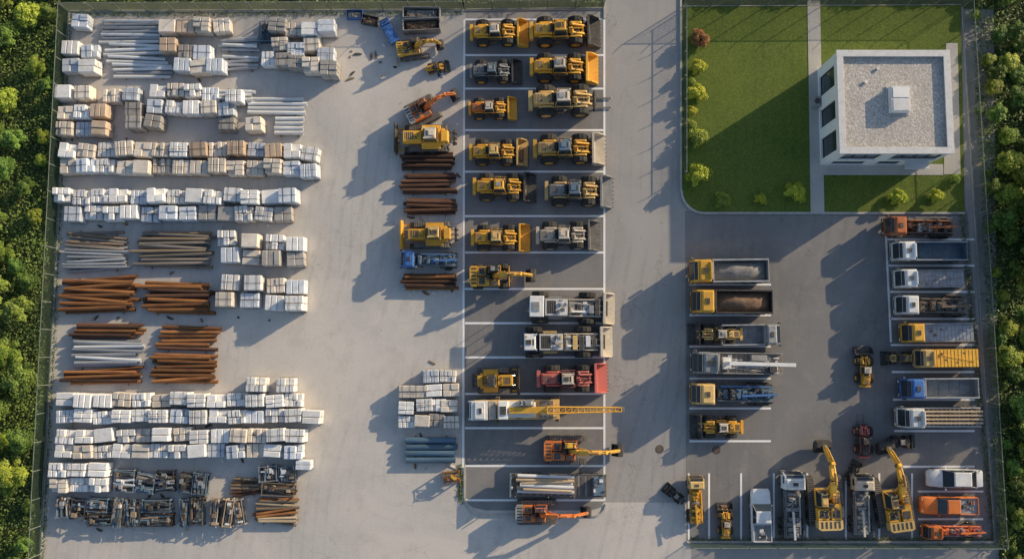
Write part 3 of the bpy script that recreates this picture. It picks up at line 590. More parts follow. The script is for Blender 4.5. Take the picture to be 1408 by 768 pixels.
# ---------------- building ----------------
zr=5.4
A=W(1151,71,zr); B=W(1310,210,zr); bx0,by1=A.x,A.y; bx1,by0=B.x,B.y
def building():
    e=link('office_building',None,None,((bx0+bx1)/2,(by0+by1)/2,.1)); e['label']='white two storey flat roofed office building with gravel roof'; e['category']='building'
    hx=(bx1-bx0)/2; hy=(by1-by0)/2; h=zr-.1; th=.25
    wb=MB()
    def wall(length,ops,tf):
        xs=sorted({0,length}|{o[0] for o in ops}|{o[1] for o in ops})
        for a,b in zip(xs,xs[1:]):
            cur=0; mids=[(o[2],o[3]) for o in ops if o[0]<=(a+b)/2<=o[1]]
            for z0,z1 in sorted(mids)+[(h,h)]:
                if z0>cur: 
                    q=MB().box(a,b,0,th,cur,z0,wallm); wb.add([tf(v) for v in q.v],q.f,wallm)
                cur=z1
    LW=2*hy; west=[(1.0,3.0,.6,4.4),(4.4,6.2,.6,4.4),(7.3,9.3,.6,4.4)]
    tw=lambda v:(-hx+v[1],hy-v[0],v[2]); wall(LW,west,tw)
    LS=2*hx-2*th; south=[(.5,4.1,2.6,4.6),(5.4,10.0,2.6,4.6),(.5,3.7,.5,1.7),(5.0,7.2,.5,1.7),(8.0,9.2,0.02,2.1)]
    ts=lambda v:(-hx+th+v[0],-hy+v[1],v[2]); wall(LS,south,ts)
    te=lambda v:(hx-v[1],-hy+v[0],v[2]); east=[(1,3,.9,2.3),(5,7,.9,2.3),(1,3,3.2,4.6),(5,7,3.2,4.6)]; wall(LW,east,te)
    tn=lambda v:(hx-th-v[0],hy-v[1],v[2]); north=[(1,4,3.1,4.6),(6,9,3.1,4.6)]; wall(LS,north,tn)
    link('wall',wb.mesh('wall',0),e)
    for ops,tf in((west,tw),(south,ts),(east,te),(north,tn)):
        for o in ops:
            a,b,z0,z1=o; door=(z0<.1)
            g=MB().box(a+.05,b-.05,.14,.16,z0+.05,z1-.05,glass); gm=MB().add([tf(v) for v in g.v],g.f,glass)
            f=MB()
            for bx in((a,b,z0,z0+.07),(a,b,z1-.07,z1),(a,a+.07,z0+.07,z1-.07),(b-.07,b,z0+.07,z1-.07)):
                f.box(bx[0],bx[1],.08,.2,bx[2],bx[3],dark)
            nm=max(1,int((b-a)/1.1))
            for i in range(1,nm): x=a+(b-a)*i/nm; f.box(x-.03,x+.03,.09,.19,z0+.07,z1-.07,dark)
            fm=MB(); fm.add([tf(v) for v in f.v],f.f,dark)
            wo=link('door' if door else 'window',gm.mesh('window',0),e); link('frame',fm.mesh('frame',0),wo)
            if not door:
                sl_=MB().box(a-.05,b+.05,-.08,.1,z0-.06,z0-.003,white); s2=MB().add([tf(v) for v in sl_.v],sl_.f,white); link('sill',s2.mesh('sill',.01),wo)
    rf=MB().box(-hx+th,hx-th,-hy+th,hy-th,h-.4,h-.25,roofg); ro=link('roof',rf.mesh('roof',0),e)
    pp=MB(); c=.12; q=.52
    pp.box(-hx-c,hx+c,-hy-c,-hy+q,h,h+.12,white).box(-hx-c,hx+c,hy-q,hy+c,h,h+.12,white).box(-hx-c,-hx+q,-hy+q,hy-q,h,h+.12,white).box(hx-q,hx+c,-hy+q,hy-q,h,h+.12,white)
    link('parapet',pp.mesh('parapet',.015),e)
    u=MB().box(-.55,1.25,-1.1,1.4,h-.25,h+.55,white).box(-.7,1.4,-1.25,1.55,h-.25,h-.12,galv); u.box(-.4,1.1,.25,1.25,h+.55,h+.6,wallm).box(-.4,1.1,-1.0,.1,h+.55,h+.59,white)
    link('rooftop_unit',u.mesh('rooftop_unit',.03),ro)
    for x,y in((-1.4,3.3),(-2.6,2.0)):
        v=MB().cyl((x,y,h-.26),(x,y,h-.12),.12,galv,10).cyl((x,y,h-.12),(x,y,h-.06),.17,white,10); link('roof_vent',v.mesh('roof_vent',0),ro)
    cn=MB().box(7.4-hx,9.8-hx,-hy-.9,-hy-.003,2.25,2.38,white); link('door_canopy',cn.mesh('door_canopy',.02),e)
    ac=MB().box(-hx-.75,-hx-.1,.9,1.9,.05,.95,greyp).cyl((-hx-.42,1.4,.95),(-hx-.42,1.4,1.0),.32,dark,14); link('air_conditioner',ac.mesh('air_conditioner',.02),e)
building()
# ---------------- foliage ----------------
def leafmesh(name,pos,nrm,size,shade,m):
    n=len(pos); up=NR.normal(size=(n,3)); t=np.cross(nrm,up); t/=np.linalg.norm(t,axis=1)[:,None]+1e-9; bt=np.cross(nrm,t)
    s=size[:,None]; v=np.stack([pos-t*s*.5,pos+bt*s*.32,pos+t*s*.5,pos-bt*s*.32],1).reshape(-1,3)
    me=bpy.data.meshes.new(name); me.vertices.add(4*n); me.vertices.foreach_set('co',v.ravel()); me.loops.add(4*n); me.loops.foreach_set('vertex_index',np.arange(4*n,dtype=np.int32))
    me.polygons.add(n); me.polygons.foreach_set('loop_start',np.arange(0,4*n,4,dtype=np.int32)); me.polygons.foreach_set('loop_total',np.full(n,4,dtype=np.int32))
    me.update(); at=me.attributes.new('shade','FLOAT','FACE'); at.data.foreach_set('value',shade.astype(np.float32)); me.materials.append(m); me.validate(); return me
def crown(name,Rr,z0,hz,ncl,lpc,ls,m):
    ps=[];ns=[];sh=[]
    for i in range(ncl):
        a=NR.uniform(0,2*np.pi); u=NR.uniform(0,1)**.5; zz=NR.uniform(0,1); prof=math.sin(math.pi*min(.95,.18+.8*zz))**.6
        c=np.array([math.cos(a)*u*Rr*.8*prof,math.sin(a)*u*Rr*.8*prof,z0+zz*hz]); r=Rr*NR.uniform(.2,.36); k=int(lpc*NR.uniform(.6,1.3))
        d=NR.normal(size=(k,3)); d/=np.linalg.norm(d,axis=1)[:,None]; d[:,2]=np.where(d[:,2]<-.3,-d[:,2],d[:,2])
        rr=r*NR.uniform(.6,1.1,size=(k,1)); ps.append(c+d*rr*np.array([1,1,.75])); nn=d+NR.normal(size=(k,3))*.35+np.array([.35,.22,.25]); ns.append(nn/np.linalg.norm(nn,axis=1)[:,None])
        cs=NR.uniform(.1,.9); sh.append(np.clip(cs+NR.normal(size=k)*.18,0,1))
    ps=np.vstack(ps);ns=np.vstack(ns);sh=np.hstack(sh)
    return leafmesh(name,ps,ns,NR.uniform(.7,1.4,len(ps))*ls,sh,m)
def trunk(h,r):
    b=MB().cyl((0,0,0),(0.05,0,h*.55),r,barkm,8,r*.65).cyl((0.05,0,h*.55),(.1,.05,h*.95),r*.65,barkm,8,r*.2)
    for i in range(5):
        a=i*1.3; z=h*(.35+.1*i); l=h*.28; b.cyl((.03,0,z),(math.cos(a)*l,math.sin(a)*l,z+l*.6),r*.4,barkm,6,r*.12)
    return b.mesh('trunk',0)
TREES=[]
for i in range(6):
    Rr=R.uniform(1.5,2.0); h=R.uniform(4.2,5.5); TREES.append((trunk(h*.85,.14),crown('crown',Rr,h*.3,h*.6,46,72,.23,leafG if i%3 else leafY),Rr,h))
def tree(x,y,s,label,group='trees outside the perimeter fence',k=None,name='broadleaf_tree',zs=1.0):
    t=TREES[k if k is not None else R.randrange(len(TREES))]
    e=link(name,None,None,(x,y,-.06),R.uniform(-.5,.5)); e.scale=(s*R.uniform(.9,1.1),s*R.uniform(.9,1.1),s*R.uniform(.9,1.1)*zs)
    link('trunk',t[0],e); link('crown',t[1],e); e['label']=label; e['category']='tree'; e['group']=group
pl_=[]
def tryplace(x,y,r):
    for a,b,c in pl_:
        if (a-x)**2+(b-y)**2<((c+r)*.58)**2: return False
    pl_.append((x,y,r)); return True
lx=lambda y:95-(y-17)*41/783.; rx=lambda y:1323+(y-10)*45/735.
n=0
for i in range(3000):
    side=R.random(); zs=1
    if side<.46: py=R.uniform(-40,810); px=R.uniform(-110,lx(py)-16); edge=(lx(py)-px); zs=.7
    elif side<.86: py=R.uniform(-140,800); px=R.uniform(rx(py)+12,1490); edge=px-rx(py); zs=.58
    else: px=R.choice([R.uniform(-60,800),R.uniform(960,1320)]); py=R.uniform(-75,-2); edge=10-py; zs=.5
    p=W(px,py); em=edge/13.8
    smax=min(1.15,(em-.2)/1.7); 
    if smax<.35: continue
    s=max(R.uniform(.45,1)*smax,.3)
    if side>=.86: s=min(s,.6)
    if .46<=side<.86: s=min(s,.7 if py<200 else .85)
    if tryplace(p.x,p.y,1.8*s):
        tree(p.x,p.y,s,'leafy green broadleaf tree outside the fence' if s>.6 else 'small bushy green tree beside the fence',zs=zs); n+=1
    if n>290: break
for px,py,s in((1412,240,1.25),(1428,275,1.5),(1408,312,1.15),(1436,345,1.5),(1412,375,1.0),(1450,180,.9),(1440,520,1.1)):
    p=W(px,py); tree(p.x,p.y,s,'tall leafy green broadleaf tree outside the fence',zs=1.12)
def undergrowth(poly,n,name):
    (x0,y0),(x1,y1)=poly; u=NR.uniform(size=n); v=NR.uniform(size=n)
    P0=np.array([W(x0[0],y0)[:2],W(x0[1],y0)[:2],W(x1[0],y1)[:2],W(x1[1],y1)[:2]])
    top=P0[0]*(1-u)[:,None]+P0[1]*u[:,None]; bot=P0[2]*(1-u)[:,None]+P0[3]*u[:,None]; xy=top*(1-v)[:,None]+bot*v[:,None]
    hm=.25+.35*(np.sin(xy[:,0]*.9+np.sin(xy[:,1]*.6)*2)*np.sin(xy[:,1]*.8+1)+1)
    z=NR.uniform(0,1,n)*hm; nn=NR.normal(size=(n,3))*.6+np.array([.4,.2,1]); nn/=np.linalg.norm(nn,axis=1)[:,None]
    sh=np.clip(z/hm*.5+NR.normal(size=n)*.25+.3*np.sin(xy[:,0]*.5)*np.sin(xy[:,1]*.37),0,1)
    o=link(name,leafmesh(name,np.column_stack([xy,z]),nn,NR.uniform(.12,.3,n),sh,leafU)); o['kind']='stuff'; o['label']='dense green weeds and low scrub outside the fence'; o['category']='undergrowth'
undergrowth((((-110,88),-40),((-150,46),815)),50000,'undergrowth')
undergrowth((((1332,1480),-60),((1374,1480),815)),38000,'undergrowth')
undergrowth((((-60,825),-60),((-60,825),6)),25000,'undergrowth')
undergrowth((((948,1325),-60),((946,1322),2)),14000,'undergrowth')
SH={c:crown('foliage',1.0,.15,.9,30,100,.14,m) for c,m in(('y',leafS),('r',leafR),('g',leafSG))}
for px,py,s,c,l in((962,53,1.15,'r','russet red rounded shrub on the lawn'),(959,92,1.0,'y','lime green shrub at the lawn edge'),(958,128,1.15,'y','lime green shrub at the lawn edge'),(951,112,.55,'g','small green shrub at the lawn edge'),(951,152,.65,'y','small lime shrub at the lawn edge'),(951,172,.65,'g','small green shrub at the lawn edge'),(960,190,1.15,'g','rounded green shrub at the lawn edge'),(959,240,1.4,'y','large lime green shrub at lawn corner'),(993,275,.95,'g','dull green shrub near the lawn kerb'),(1046,273,.75,'y','small yellow green shrub on the lawn'),(1093,264,1.25,'y','bright yellow green shrub beside the path'),(1234,271,1.05,'y','yellow green shrub in front of the office'),(1287,269,.9,'y','yellow green shrub in front of the office'),(1314,246,.6,'g','green shrub beside the fence')):
    p=W(px,py,.5); e=link('shrub',SH[c],None,(p.x,p.y,.08),R.uniform(-.6,.6)); e.scale=(s,s,s); e['label']=l; e['category']='shrub'; e['group']='shrubs on the lawn'
def tufts(pts,n,name):
    ps=WP(pts); pos=[]
    for i in range(n):
        k=R.randrange(len(ps)-1); u=R.random(); q=ps[k].lerp(ps[k+1],u); pos.append((q.x+R.gauss(0,.18),q.y+R.gauss(0,.18),R.uniform(0,.12)))
    pos=np.array(pos); nn=NR.normal(size=(n,3))+np.array([0,0,.5]); nn/=np.linalg.norm(nn,axis=1)[:,None]
    o=link(name,leafmesh(name,pos,nn,NR.uniform(.06,.2,n),NR.uniform(0,.7,n),leafU)); o['kind']='stuff'; o['label']='weeds growing along the fence base'; o['category']='weeds'
tufts([(96,22),(57,780)],5000,'weeds'); tufts([(96,20),(636,18)],2500,'weeds'); tufts([(1322,290),(1366,742),(948,742)],5000,'weeds'); tufts([(632,640),(634,690)],700,'weeds')
# ---------------- pallet stacks ----------------
def palmesh():
    b=MB()
    for y in(-.7,-.42,-.14,.14,.42,.7): b.box(-.85,.85,y-.09,y+.09,.1,.13,palew)
    for x in(-.75,0,.75): b.box(x-.06,x+.06,-.76,.76,0,.1,timber)
    return b.mesh('wooden_pallet',0)
PAL=palmesh()
LOADS={}
NV=7
for key,m in(('A',wrapA),('B',wrapB),('C',wrapC),('D',wrapD),('E',wrapE)):
    for v in range(NV):
        nx,ny=((2,2),(3,2),(1,2),(4,2),(3,1),(2,3),(1,1))[v]; b=MB(); hh=(1.3,1.2,1.4,1.1,1.3,1.5,1.35)[v]; nz=(3,3,2,4,2,3,2)[v]
        for k in range(nz):
            z0=.14+k*hh/nz; z1=z0+hh/nz-.025
            ox,oy=R.uniform(-.05,.05),R.uniform(-.05,.05)
            for i in range(nx):
                for j in range(ny):
                    if k==nz-1 and nx*ny>3 and R.random()<.1: continue
                    sx=1.7/nx; sy=1.5/ny; tp_=.03 if nx*ny>2 else .08
                    b.box(-.85+i*sx+.008+ox,-.85+(i+1)*sx-.008+ox,-.75+j*sy+.008+oy,-.75+(j+1)*sy-.008+oy,z0,z1+(R.uniform(-.09,.06) if k==nz-1 else 0),m,(R.uniform(0,tp_),R.uniform(0,tp_),R.uniform(0,tp_)))
        me=b.mesh('wrapped_load',.045)
        s=MB(); ht=.14+hh+.045
        for x in(-.42,.42): s.box(x-.02,x+.02,-.81,.81,ht,ht+.01,strapm).box(x-.02,x+.02,-.82,-.81,.14,ht,strapm).box(x-.02,x+.02,.81,.82,.14,ht,strapm)
        s.box(-.87,.87,-.02,.02,ht+.004,ht+.014,strapm)
        LOADS[key,v]=(me,s.mesh('strap',0))
LAB={'A':'white plastic wrapped block load on wooden pallet','B':'cream coloured concrete blocks strapped on pallet','C':'cool grey shrink wrapped load on pallet','D':'tan bricks strapped on a wooden pallet','E':'dull grey stacked blocks on wooden pallet'}
def pallet(px,py,key,s=1.0,hz=None,rot=None,ys=.96):
    p=W(px,py,.8); e=link('pallet_stack',None,None,(p.x,p.y,0),rad(R.gauss(0,2.4) if rot is None else rot)); hz=hz or R.uniform(.8,1.3)
    e.scale=(s*R.uniform(.97,1.06),s*R.uniform(.93,1.05)*ys,hz); l,st=LOADS[key,R.randrange(NV)]
    link('wooden_pallet',PAL,e); link('wrapped_load',l,e)
    if R.random()<.3: link('strap',st,e)
    e['label']=LAB[key]; e['category']='pallet'; e['group']='pallet stacks in rows on the yard'
def prow(y,x0,x1,step,mix,s=1.0,ys=.96):
    x=x0
    while x<=x1+1:
        pallet(x+R.uniform(-1.3,1.3),y+R.uniform(-1.8,1.8),R.choice(mix),s,ys=ys); x+=step
for x,y,k in((113,31,'C'),(99,67,'A'),(124,71,'C'),(99,91,'C'),(124,94,'A'),(232,38,'B'),(257,38,'D'),(281,37,'B'),(306,37,'B'),(258,72,'E'),(280,74,'C'),(254,92,'C'),(276,94,'B'),(299,93,'C'),(234,64,'D'),
  (384,38,'E'),(404,42,'B'),(428,44,'A'),(451,40,'C'),(386,62,'B'),(408,70,'C'),(430,64,'B'),(372,82,'A'),(430,92,'B'),(450,78,'C'),(392,84,'E'),(455,98,'E'),(410,88,'E')): pallet(x,y,k)
for x,y,k in((91,129,'A'),(117,129,'B'),(155,133,'B'),(182,131,'C'),(218,126,'A'),(243,125,'B'),(267,127,'A'),(215,148,'C'),(241,149,'A'),(266,150,'A'),(290,150,'B'),(290,131,'C'),(93,157,'B'),(117,156,'A'),(141,155,'D'),(92,179,'B'),(117,178,'C'),(141,179,'D'),(186,152,'E'),(189,171,'E'),(215,170,'E'),(313,152,'C'),(313,171,'E'),(351,173,'B'),(325,135,'A')): pallet(x,y,k,.95)
prow(207,97,404,25.5,'BBABDC'); prow(231,97,404,25.5,'BABBC'); pallet(427,213,'A'); pallet(427,237,'C')
prow(271,88,412,26,'AACCA'); prow(294,104,412,26,'CACAE')
for x,y,k in((312,328,'A'),(347,332,'B'),(379,334,'A'),(408,336,'A'),(320,352,'C'),(347,354,'B'),(376,356,'E'),(408,357,'E'),(318,388,'A'),(351,390,'A'),(380,393,'B'),(408,395,'C'),(312,412,'B'),(345,413,'C'),(378,416,'A'),(408,418,'A')): pallet(x,y,k,1.03)
pallet(355,528,'A',1.08,ys=.85);pallet(394,529,'A',1.08,ys=.85)
prow(549,93,404,26,'AAB',1.02,.85); prow(572,93,432,26,'AAAC',1.02,.85)
prow(598,96,424,26,'AAAB',1.02,.85); prow(620,92,424,26,'AACB',1.02,.85); pallet(419,638,'C',.85,ys=.7)
for x in(84,110,138): pallet(x,645,'A',1.04,ys=.85); pallet(x,666,'B' if x<100 else 'A',1.04,ys=.85)
for x,y,k in((559,538,'B'),(559,560,'A'),(559,580,'A'),(597,537,'A'),(620,536,'B'),(600,577,'E'),(617,558,'B'),(620,580,'B'),(584,556,'A'),(580,578,'B'),(602,557,'A'),(578,538,'B'),(592,517,'C'),(616,517,'A')): pallet(x,y,k,.9,.7,ys=.9)
# ---------------- pipes and poles ----------------
def tube(r,m,hollow=True,n=12):
    b=MB()
    if not hollow: return b.cyl((-.5,0,0),(.5,0,0),r,m,n,r*.85).mesh('pole',0,True)
    ri=r*.8; vs=[]
    for x,q in((-.5,r),(.5,r),(.5,ri),(-.5,ri)):
        for i in range(n): a=2*math.pi*i/n; vs.append((x,q*math.cos(a),q*math.sin(a)))
    fs=[(k*n+i,k*n+(i+1)%n,((k+1)%4)*n+(i+1)%n,((k+1)%4)*n+i) for k in range(4) for i in range(n)]
    return b.add(vs,fs,m).mesh('pipe',0,False)
_t={}
def pile(x0,y0,x1,y1,r,ms,layers,name,label,cat,group,hollow=True,ang=1.5,gap=2.1,jl=.06):
    cx,cy=(x0+x1)/2,(y0+y1)/2; z=.3; a=W(x0,cy,z); b=W(x1,cy,z); L=(b-a).length; t=W(cx,y0,z); bo=W(cx,y1,z); span=t.y-bo.y
    na=max(1,int(span/(gap*r)))
    for k in range(layers):
        for i in range(na-k):
            mt=R.choice(ms); key=(round(r,3),mt.name,hollow)
            if key not in _t: _t[key]=tube(r,mt,hollow)
            l=L*R.uniform(1-jl*2.2,1.0); yy=bo.y+r+ (span-2*r)*((i+.5*k)/max(1,na-1)) if na>1 else (t.y+bo.y)/2
            o=link(name,_t[key],None,((a.x+b.x)/2+R.gauss(0,L*jl*.6),yy+R.uniform(-.03,.03),.1+r+k*r*1.72+R.uniform(0,.02)),rad(R.gauss(0,ang)))
            o.scale=(l,1,1); o['label']=label; o['category']=cat; o['group']=group
    for u in(.2,.8):
        q=a.lerp(b,u); o=link('timber_bearer',MB().box(-.06,.06,-span/2-.1,span/2+.1,0,.1,timber).mesh('timber_bearer',0),None,(q.x,(t.y+bo.y)/2,0)); o['label']='rough timber bearer under the stacked pipes'; o['category']='timber'; o['group']='timber bearers under pipe stacks'
rp=('steel_pipe','rust brown steel pipe stacked on timber bearers','pipe','rusty steel pipes in stacks')
wp_=('plastic_pipe','long white plastic pipe stacked on the yard','pipe','white pipes in stacks')
gp=('galvanised_pipe','long silver grey metal pipe in a stack','pipe','grey metal pipes in stacks')
tp=('timber_pole','weathered timber pole in a loose stack','pole','timber poles in stacks')
pile(138,27,222,60,.17,[whitepl,galv],1,*wp_,ang=1,jl=.03); pile(146,60,232,88,.17,[whitepl],1,*wp_,ang=2,jl=.05); pile(156,88,240,108,.17,[whitepl,galv],1,*wp_,ang=1.5)
pile(303,52,357,70,.17,[whitepl,galv],2,*wp_,ang=3); pile(303,77,357,97,.17,[whitepl,galv],1,*wp_,ang=3)
pile(300,123,350,142,.17,[whitepl],2,*wp_); pile(340,134,422,158,.2,[whitepl],1,*wp_,ang=1.5,jl=.03); pile(378,161,418,186,.22,[whitepl],1,*wp_,ang=.5,jl=.02)
pile(300,160,330,182,.17,[galv],1,*gp)
pile(92,318,176,336,.15,[timber,timberg],1,*tp,hollow=False,ang=3); pile(90,336,178,372,.14,[timberg,galv,galv],2,*tp,hollow=False,ang=3)
pile(188,318,292,368,.18,[timberg,timber,timberg],2,*tp,hollow=False,ang=2)
pile(88,382,190,430,.2,[rust],2,*rp,ang=3); pile(198,388,292,432,.2,[rust,rust,rustdark],2,*rp,ang=2.5)
pile(100,444,196,465,.16,[rustdark,rust],2,*rp,ang=2); pile(98,466,196,503,.17,[galv,whitepl],2,*gp); pile(90,506,197,528,.16,[rustdark,rust],2,*rp,ang=2)
pile(214,448,300,482,.18,[rust,rustdark],1,*rp,ang=2.5); pile(210,486,300,527,.18,[rust],2,*rp,ang=2)
pile(553,210,628,234,.18,[rustdark],2,*rp,ang=1); pile(553,238,628,267,.18,[rustdark,rustdark,rustdark,rust],2,*rp,ang=1); pile(553,273,628,295,.18,[rustdark],2,*rp,ang=1)
pile(551,376,628,398,.17,[rustdark,rustdark,rust],2,*rp,ang=1)
pile(350,684,410,720,.14,[rust,palew,timber],2,*rp,ang=5); pile(317,657,357,681,.13,[rustdark,timber],1,*rp,ang=4)
pile(557,600,628,636,.3,[bluepl],1,'coated_pipe','wide dark blue coated pipe on bearers','pipe','blue coated pipes',ang=.4,jl=.02,gap=2.05)
# ---------------- racks and frames ----------------
def rack(L,Wd,Hh,fm,cm,seed):
    r=random.Random(seed); f=MB()
    for x in(-L/2,L/2):
        for y in(-Wd/2,Wd/2): f.box(x-.06,x+.06,y-.06,y+.06,0,Hh,fm)
    for z in(.2,Hh-.05):
        for y in(-Wd/2,Wd/2): f.box(-L/2+.06,L/2-.06,y-.03,y+.03,z-.03,z+.03,fm)
        for x in(-L/2,L/2): f.box(x-.035,x+.035,-Wd/2+.04,Wd/2-.04,z-.02,z+.02,fm)
    f.box(-L/2+.05,L/2-.05,-Wd/2+.05,Wd/2-.05,.1,.17,dark)
    c=MB(); n=int(Wd/.14)
    for k in range(3):
        for i in range(n):
            if r.random()<(.95,.85,.6)[k]:
                y=-Wd/2+.1+i*(Wd-.2)/max(1,n-1); z=.3+k*.28; cm_=r.choice(cm+[dark,bluegrey,timber])
                c.beam((-L/2*r.uniform(.7,1.18),y+r.uniform(-.1,.1),z),(L/2*r.uniform(.7,1.18),y+r.uniform(-.2,.2),z+r.uniform(-.03,.1)),r.uniform(.07,.16),.1,cm_)
    c.clutter(-L/2+.1,L/2-.1,-Wd/2+.1,Wd/2-.1,.95,7,cm+[dark,timber],.5)
    return TP([P('rack_frame',f,bevel=0),P('scaffold_tubes',c,bevel=0)],-L/2,L/2)
def Rk(x0,x1,y0,y1,fm,cm,l='steel rack filled with scaffold tubes',h=.95,rot=0):
    a=W(x0,(y0+y1)/2,.5);b=W(x1,(y0+y1)/2,.5);t=W((x0+x1)/2,y0,.5);o=W((x0+x1)/2,y1,.5); L=(b-a).length;Wd=t.y-o.y; vert=R.random()<.5 if abs(L/Wd-1)<.4 else Wd>L
    T_=rack(Wd if vert else L,L if vert else Wd,h*R.uniform(.75,1.2),fm,cm,R.random()); inst(T_,'scaffold_rack',((a.x+b.x)/2,(t.y+o.y)/2,0),rad(90 if vert else 0)+rad(R.gauss(0,4)),1,l,'rack','scaffold racks')
for x0,x1,y0,y1,f,c in((160,186,645,675,galv,[whitepl,galv]),(190,214,650,676,bluegrey,[galv,bluegrey]),(216,240,647,674,dark,[galv,greyp]),(248,264,650,676,dark,[steel,galv]),(267,286,650,678,bluegrey,[bluegrey,galv]),(358,382,640,660,galv,[whitepl,galv]),(384,408,641,661,galv,[whitepl]),(362,406,663,680,timber,[palew,timber,rust]),
  (79,98,684,710,galv,[galv,whitepl]),(101,120,686,712,dark,[galv,bluegrey]),(123,150,684,702,bluegrey,[bluegrey,galv,steel]),(122,154,704,722,timber,[bluegrey,timber,steel]),(156,172,686,722,greyp,[steel,whitepl]),(175,194,688,722,dark,[galv,bluegrey]),(198,236,686,702,bluegrey,[bluegrey,steel]),(197,238,706,722,rustdark,[steel,palew]),(248,262,686,722,bluegrey,[galv,steel]),(265,281,684,720,dark,[bluegrey,galv]),
  (291,308,686,722,timber,[whitepl,palew]),(311,322,686,722,palew,[whitepl,palew]),(325,336,686,720,galv,[whitepl,timber]),(610,632,648,662,rust,[yellow,rust]),(358,374,32,58,bluegrey,[bluegrey,galv])): Rk(x0,x1,y0,y1,f,c)
for i in range(60):
    px,py=R.choice([(R.uniform(100,430),R.choice([112,193,250,308,374,437,536,585,632,680,728])+R.uniform(-3,3)),(R.uniform(545,632),R.choice([168,240,300,402,498,597,642])+R.uniform(-4,4)),(R.uniform(480,620),R.uniform(62,110))])
    p=W(px,py); mm=R.choice([timber,palew,dark,wrapA,rust]); l=R.uniform(.2,.9)
    o=link('timber_offcut',MB().box(-l/2,l/2,-.07,.07,0,.08,mm,(.02,.03,.01)).box(-l/3,l/4,.05,.14,0,.05,mm,(.02,.01,0)).mesh('timber_offcut',0),None,(p.x,p.y,.002),R.uniform(0,3.1)); o['label']='small loose offcut lying on the yard ground'; o['category']='offcut'; o['group']='loose offcuts on the ground'
# ---------------- machines ----------------
GL='loaders parked in marked bays'; GT='trucks parked in marked bays'
V(loader(yellow,beige,tm=yellow),'wheel_loader',687,43,82,0,'yellow wheel loader with dusty beige cab roof','loader',GL)
V(loader(yellow,yellow,tm=dark,hood=yellow),'wheel_loader',778,42,100,0,'large yellow wheel loader with black bucket','loader',GL,ys=.92)
V(loader(greyp,bluegrey,tm=dark,rimm=yellow),'wheel_loader',682,96,73,0,'small grey wheel loader with blue cab roof','loader',GL)
V(loader(yellow,beige,tm=yellow),'wheel_loader',777,92,97,0,'dusty yellow wheel loader with wide yellow bucket','loader',GL,ys=.92)
V(loader(yellow,beige,tm=yellow,hood=orange),'wheel_loader',678,147,68,0,'small yellow wheel loader with orange engine hood','loader',GL)
V(loader(yellow2,beige,tool='forks'),'wheel_loader',785,138,117,0,'yellow wheel loader with long steel forks','loader',GL,ys=.88)
V(loader(yellow,yellow2,tm=yellow2),'wheel_loader',686,208,82,0,'yellow wheel loader with dirty yellow bucket','loader',GL)
V(loader(yellow,bluegrey,tm=beige,hood=yellow2),'wheel_loader',784,204,102,0,'orange yellow wheel loader with blue grey cab roof','loader',GL,ys=.92)
V(loader(yellow,yellow,tm=dark),'wheel_loader',694,256,88,0,'bright yellow wheel loader with dark bucket','loader',GL)
V(loader(yellow2,bluegrey,tm=greyp,hood=greyp),'wheel_loader',797,262,96,0,'grey and yellow wheel loader with blue cab','loader',GL)
V(loader(yellow,yellow2,tm=yellow),'wheel_loader',689,326,83,0,'yellow wheel loader with pale cab roof','loader',GL)
V(loader(beige,beige,tm=steel),'wheel_loader',782,323,90,0,'beige wheel loader with worn steel bucket','loader',GL)
V(excavator(yellow,5.0,dark,wheeled=True),'wheeled_excavator',692,379,92,0,'yellow wheeled excavator with black cab roof','excavator',ys=.95)
V(paver(white,white,beige,greyp,True),'road_machine',788,423,121,0,'white wheeled road machine with beige front bucket','road machine',ys=.92)
V(paver(white,white,beige,yellow2,False),'road_machine',782,470,127,0,'white and blue wheeled machine with beige bucket','road machine',ys=.85)
V(dozer(yellow,dark,dark),'bulldozer',681,523,67,0,'compact yellow bulldozer with black cab roof','bulldozer')
V(loader(red,beige,tm=red,hood=red,rimm=beige),'wheel_loader',788,520,100,0,'faded red wheel loader with dirty red bucket','loader',GL,ys=.88)
V(cranetruck(white,yellow2,yellow),'crane_truck',750,563,214,180,'long white mobile crane with yellow lattice boom','crane',z=2,ys=.75)
V(excavator(orange,6.0,yellow,yellow),'excavator',804,620,112,0,'orange excavator with yellow arm stretched out','excavator',z=1.8,ys=.85)
V(excavator(orange,6.0,red,orange,cw=greyp),'excavator',762,706,107,0,'orange red excavator with its arm lowered','excavator',z=1.6,ys=.75)
def trailer(L=9.4):
    b=MB().box(-L/2,L/2,-.5,.5,.6,.85,dark).box(-L/2,L/2,-1.2,1.2,.85,.97,greyp)
    for i in range(14): x=-L/2+.3+i*(L-.6)/13; b.box(x-.22,x+.22,-1.1,1.1,.97,1.0,timberg)
    s=MB()
    for y in(-1.18,1.18): s.box(-L/2,L/2,y-.03,y+.03,.93,1.03,steel)
    for x in(-L/2+.5,-1,1.5,L/2-.4):
        s.box(x-.05,x+.05,-1.18,1.18,.98,1.05,steel)
        for y in(-1.18,1.18): s.box(x-.05,x+.05,y-.04,y+.04,.97,1.9,steel)
    s.box(-L/2-.05,-L/2+.1,-1.2,1.2,.9,1.9,bluegrey); s.box(L/2-1.3,L/2-.3,-.95,.95,1.0,1.6,bluegrey); s.clutter(L/2-1.4,L/2-.1,-1.0,1.0,1.5,8,[dark,steel,white],.4); s.clutter(-L/2,-L/2+1.6,-1,1,1.05,10,[dark,steel,white],.4)
    ps=[P('deck',b,bevel=.01),P('stake_frame',s,bevel=.01)]
    for x in(-3.2,-2.1,2.6,3.6):
        for y in(-1,1): ps.append(wheel(x,y*1.05,.42,.35,steel))
    return TP(ps,-L/2,L/2)
V(trailer(),'flatbed_trailer',768,667,133,0,'grey flatbed trailer carrying pale pipes','trailer',ys=.9)
p=W(752,665,1.2)
